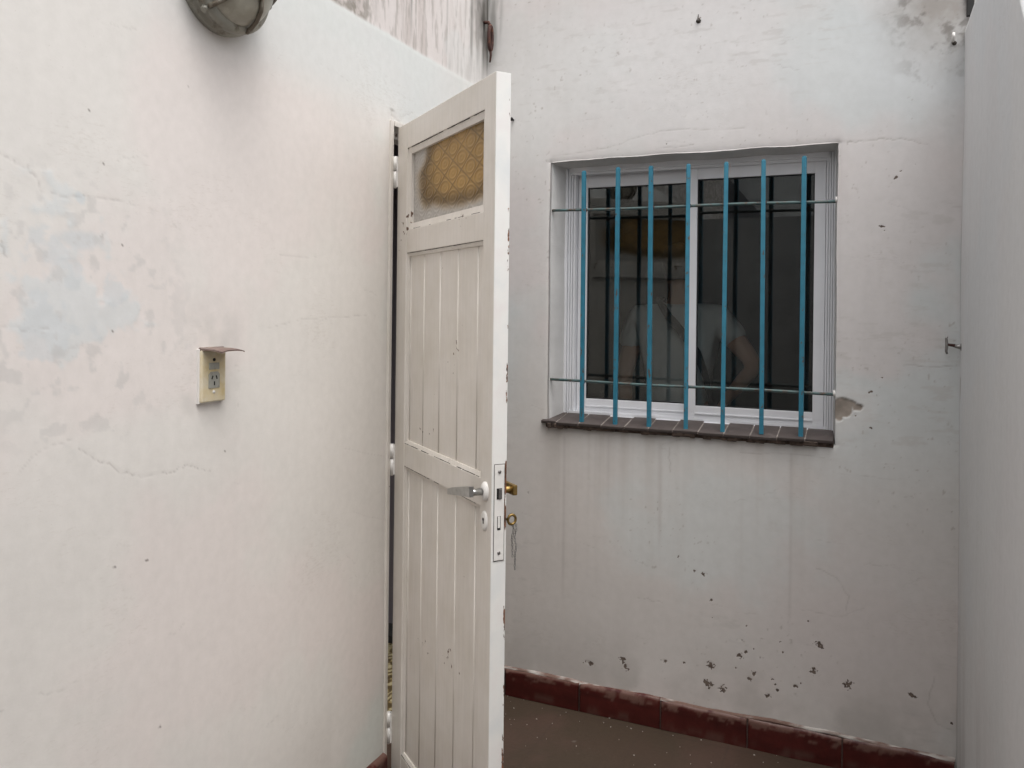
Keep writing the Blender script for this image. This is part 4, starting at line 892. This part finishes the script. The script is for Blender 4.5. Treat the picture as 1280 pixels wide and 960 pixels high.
box_room('side_room', -3.6, XA - .162, 1.2, 3.16, .02, 2.5, 'x1', {'wall': M_ROOM2, 'floor': mat_pattern()}, 'mauve room glimpsed through the gap beside the door hinges')

# ------------------------------------------------------------------ far side of the yard, seen as a reflection in the panes
def plain_wall(name, x0, x1, y0, y1, prof, col, label):
    """prof: (x, top) pairs"""
    mb = MB(); M = Matrix(((1, 0, 0, 0), (0, 0, -1, y1), (0, 1, 0, 0), (0, 0, 0, 1)))
    mb.prism([(x0, -.02)] + [(a, b) for a, b in prof] + [(x1, -.02)], M, y1 - y0)
    o = mb.build(name, mat_blend('render_' + name, col, tuple(c * .7 for c in col), 8, .5, .8, rough=.85, bmp=.004), None); tag(o, label, 'wall'); return o
plain_wall('yard_wall', XA - .2, 3.0, -1.5, -1.3, [(XA - .2, 2.30), (3.0, 2.30)], (.36, .355, .35), 'plain grey yard wall mirrored in the right window pane')
plain_wall('neighbour_wall', -5.0, 6.0, -4.2, -3.9, [(-5, 3.4), (6, 3.4)], (.80, .79, .77), 'pale taller wall mirrored above the yard wall in the window')


plain_wall('gable_wall', -4.5, -.85, -3.76, -3.6, [(-4.5, 3.6), (-1.965, 3.6), (-1.07, 2.52), (-.85, 2.26)], (.20, .20, .21), 'dark sloping gable mirrored at the top of the right window pane')

# ------------------------------------------------------------------ person standing in the back room, back to the window
M_SKIN = mat_simple('skin', (.48, .26, .18), .5, var=.08, scale=12); M_SHIRT = mat_simple('grey_jersey', (.52, .515, .52), .9, var=.08, scale=10, bmp=.002)
M_TROUS = mat_simple('dark_trousers', (.05, .05, .06), .9); M_HAIR = mat_simple('dark_hair', (.03, .02, .015), .7, var=.3, scale=60, bmp=.004); M_STRAP = mat_simple('black_webbing', (.018, .018, .020), .75)
def skin_mesh(name, verts, edges, radii, root, mat, parent, levels=2):
    me = bpy.data.meshes.new(name); me.from_pydata(verts, edges, []); o = bpy.data.objects.new(name + '_tmp', me); COL.objects.link(o)
    o.modifiers.new('skin', 'SKIN'); sm = o.modifiers.new('sub', 'SUBSURF'); sm.levels = levels; sm.render_levels = levels
    for k, r in enumerate(radii):
        d = me.skin_vertices[0].data[k]; d.radius = r if isinstance(r, tuple) else (r, r); d.use_root = (k == root)
    dg = bpy.context.evaluated_depsgraph_get(); dg.update(); ev = bpy.data.meshes.new_from_object(o.evaluated_get(dg)); ev.name = name
    bpy.data.objects.remove(o); ev.materials.clear(); ev.materials.append(mat)
    for p_ in ev.polygons: p_.use_smooth = True
    return link(name, ev, None, parent)
per = empty('person', (-.835, 3.90, .05)); tag(per, 'person in a grey t-shirt seen from behind through the window, hand on hip', 'person')
V, E, R_ = [], [], []
def jv(p_, r, frm=None):
    V.append(p_); R_.append(r); i = len(V) - 1
    if frm is not None: E.append((frm, i))
    return i
pel = jv((0, 0, .94), (.15, .105)); sp = jv((0, .01, 1.10), (.135, .095), pel); ch = jv((0, 0, 1.30), (.135, .09), sp); nb = jv((0, 0, 1.44), (.058, .054), ch)
nk = jv((0, .012, 1.51), .056, nb); h0 = jv((0, .035, 1.57), (.062, .075), nk); h1 = jv((0, .03, 1.64), (.074, .092), h0); h2 = jv((0, .03, 1.71), (.066, .082), h1); jv((0, .03, 1.745), (.035, .045), h2)
jv((0, .125, 1.635), .013, h1)                                             # nose
for s_ in (-1, 1): jv((s_ * .080, .025, 1.635), .014, h1)                  # ears
def hand(w_, dirv, side, curl):
    d_ = Vector(dirv).normalized(); w_ = Vector(w_); pa = w_ + d_ * .075; ip = jv(tuple(pa), (.034, .020), wr)
    for k, L_ in enumerate((.072, .080, .076, .060)):
        b_ = pa + Vector(side) * (.026 - .0175 * k) + d_ * .022; i = jv(tuple(b_), .0095, ip); m_ = b_ + d_ * L_ * .5 + Vector(curl) * .012; i = jv(tuple(m_), .0088, i); jv(tuple(m_ + d_ * L_ * .42 + Vector(curl) * .022), .0075, i)
    b_ = w_ + d_ * .035 + Vector(side) * .036; i = jv(tuple(b_), .011, ip); jv(tuple(b_ + d_ * .040 + Vector(side) * .016), .009, i)
sr = jv((.185, 0, 1.405), .062, ch); el = jv((.365, -.04, 1.185), .043, sr); wr = jv((.235, .06, 1.03), .030, el); hand((.235, .06, 1.03), (-.45, .30, -.55), (.3, .5, .3), (-.5, .3, -.2))
sl = jv((-.185, 0, 1.405), .062, ch); el = jv((-.265, -.01, 1.12), .043, sl); wr = jv((-.26, .04, .87), .030, el); hand((-.26, .04, .87), (.05, .12, -1), (0, .9, .1), (.6, .1, 0))
for s_ in (-1, 1):
    hp_ = jv((s_ * .095, 0, .86), (.092, .092), pel); kn = jv((s_ * .105, .015, .47), .060, hp_); an = jv((s_ * .11, -.01, .08), .042, kn); jv((s_ * .125, .14, .03), (.042, .028), an)
skin_mesh('body', V, E, R_, 0, M_SKIN, per)
V, E, R_ = [], [], []
a = jv((0, 0, .90), (.165, .120)); b = jv((0, .01, 1.08), (.156, .115), a); c_ = jv((0, 0, 1.30), (.178, .132), b); d_ = jv((0, 0, 1.435), (.095, .088), c_)
for s_, e_ in ((1, (.290, -.020, 1.280)), (-1, (-.245, -.004, 1.235))):
    i = jv((s_ * .195, 0, 1.400), .074, c_); jv(e_, .064, i)
skin_mesh('shirt', V, E, R_, 0, M_SHIRT, per)
V, E, R_ = [], [], []
a = jv((0, 0, .93), (.158, .115))
for s_ in (-1, 1): i = jv((s_ * .095, 0, .85), .102, a); i = jv((s_ * .105, .015, .47), .078, i); jv((s_ * .11, -.01, .09), .066, i)
skin_mesh('trousers', V, E, R_, 0, M_TROUS, per)
mb = MB(); mb.lathe([(.060, -.075), (.086, -.035), (.094, .01), (.090, .055), (.066, .092), (0, .108)], Matrix.Translation((0, .012, 1.655)), 20, .92, 1.08)
for v_ in mb.bm.verts: v_.co += Vector((random.uniform(-1, 1), random.uniform(-1, 1), random.uniform(-1, 1))) * .004
mb.build('hair', M_HAIR, per)
bagr = empty('shoulder_bag', (-.835, 3.90, .05)); tag(bagr, 'black shoulder bag strap slung across the back of the grey t-shirt', 'bag')
mb = MB(); pts = [(-.085, .06, 1.475), (-.09, 0, 1.497), (-.075, -.075, 1.475), (-.02, -.132, 1.41), (.05, -.139, 1.33), (.115, -.128, 1.24), (.15, -.10, 1.13), (.165, -.05, 1.0), (.20, .0, .90)]
prev = None
for k, p_ in enumerate(pts):
    p_ = Vector(p_); t = (Vector(pts[min(k + 1, len(pts) - 1)]) - Vector(pts[max(k - 1, 0)])).normalized(); out_ = Vector((p_.x, p_.y, 0)) if k > 1 else Vector((0, 0, 1)); out_ = (out_ - t * out_.dot(t)).normalized(); sd_ = t.cross(out_).normalized() * .019
    ring_ = [mb.bm.verts.new(p_ + sd_ * a + out_ * b) for a, b in ((-1, -.002), (1, -.002), (1, .004), (-1, .004))]
    if prev:
        for j in range(4): mb.bm.faces.new((prev[j], prev[(j + 1) % 4], ring_[(j + 1) % 4], ring_[j]))
    prev = ring_
mb.build('strap', M_STRAP, bagr)
MB().box(.165, .215, -.10, .12, .70, .91, .015, 3).build('pouch', M_STRAP, bagr)
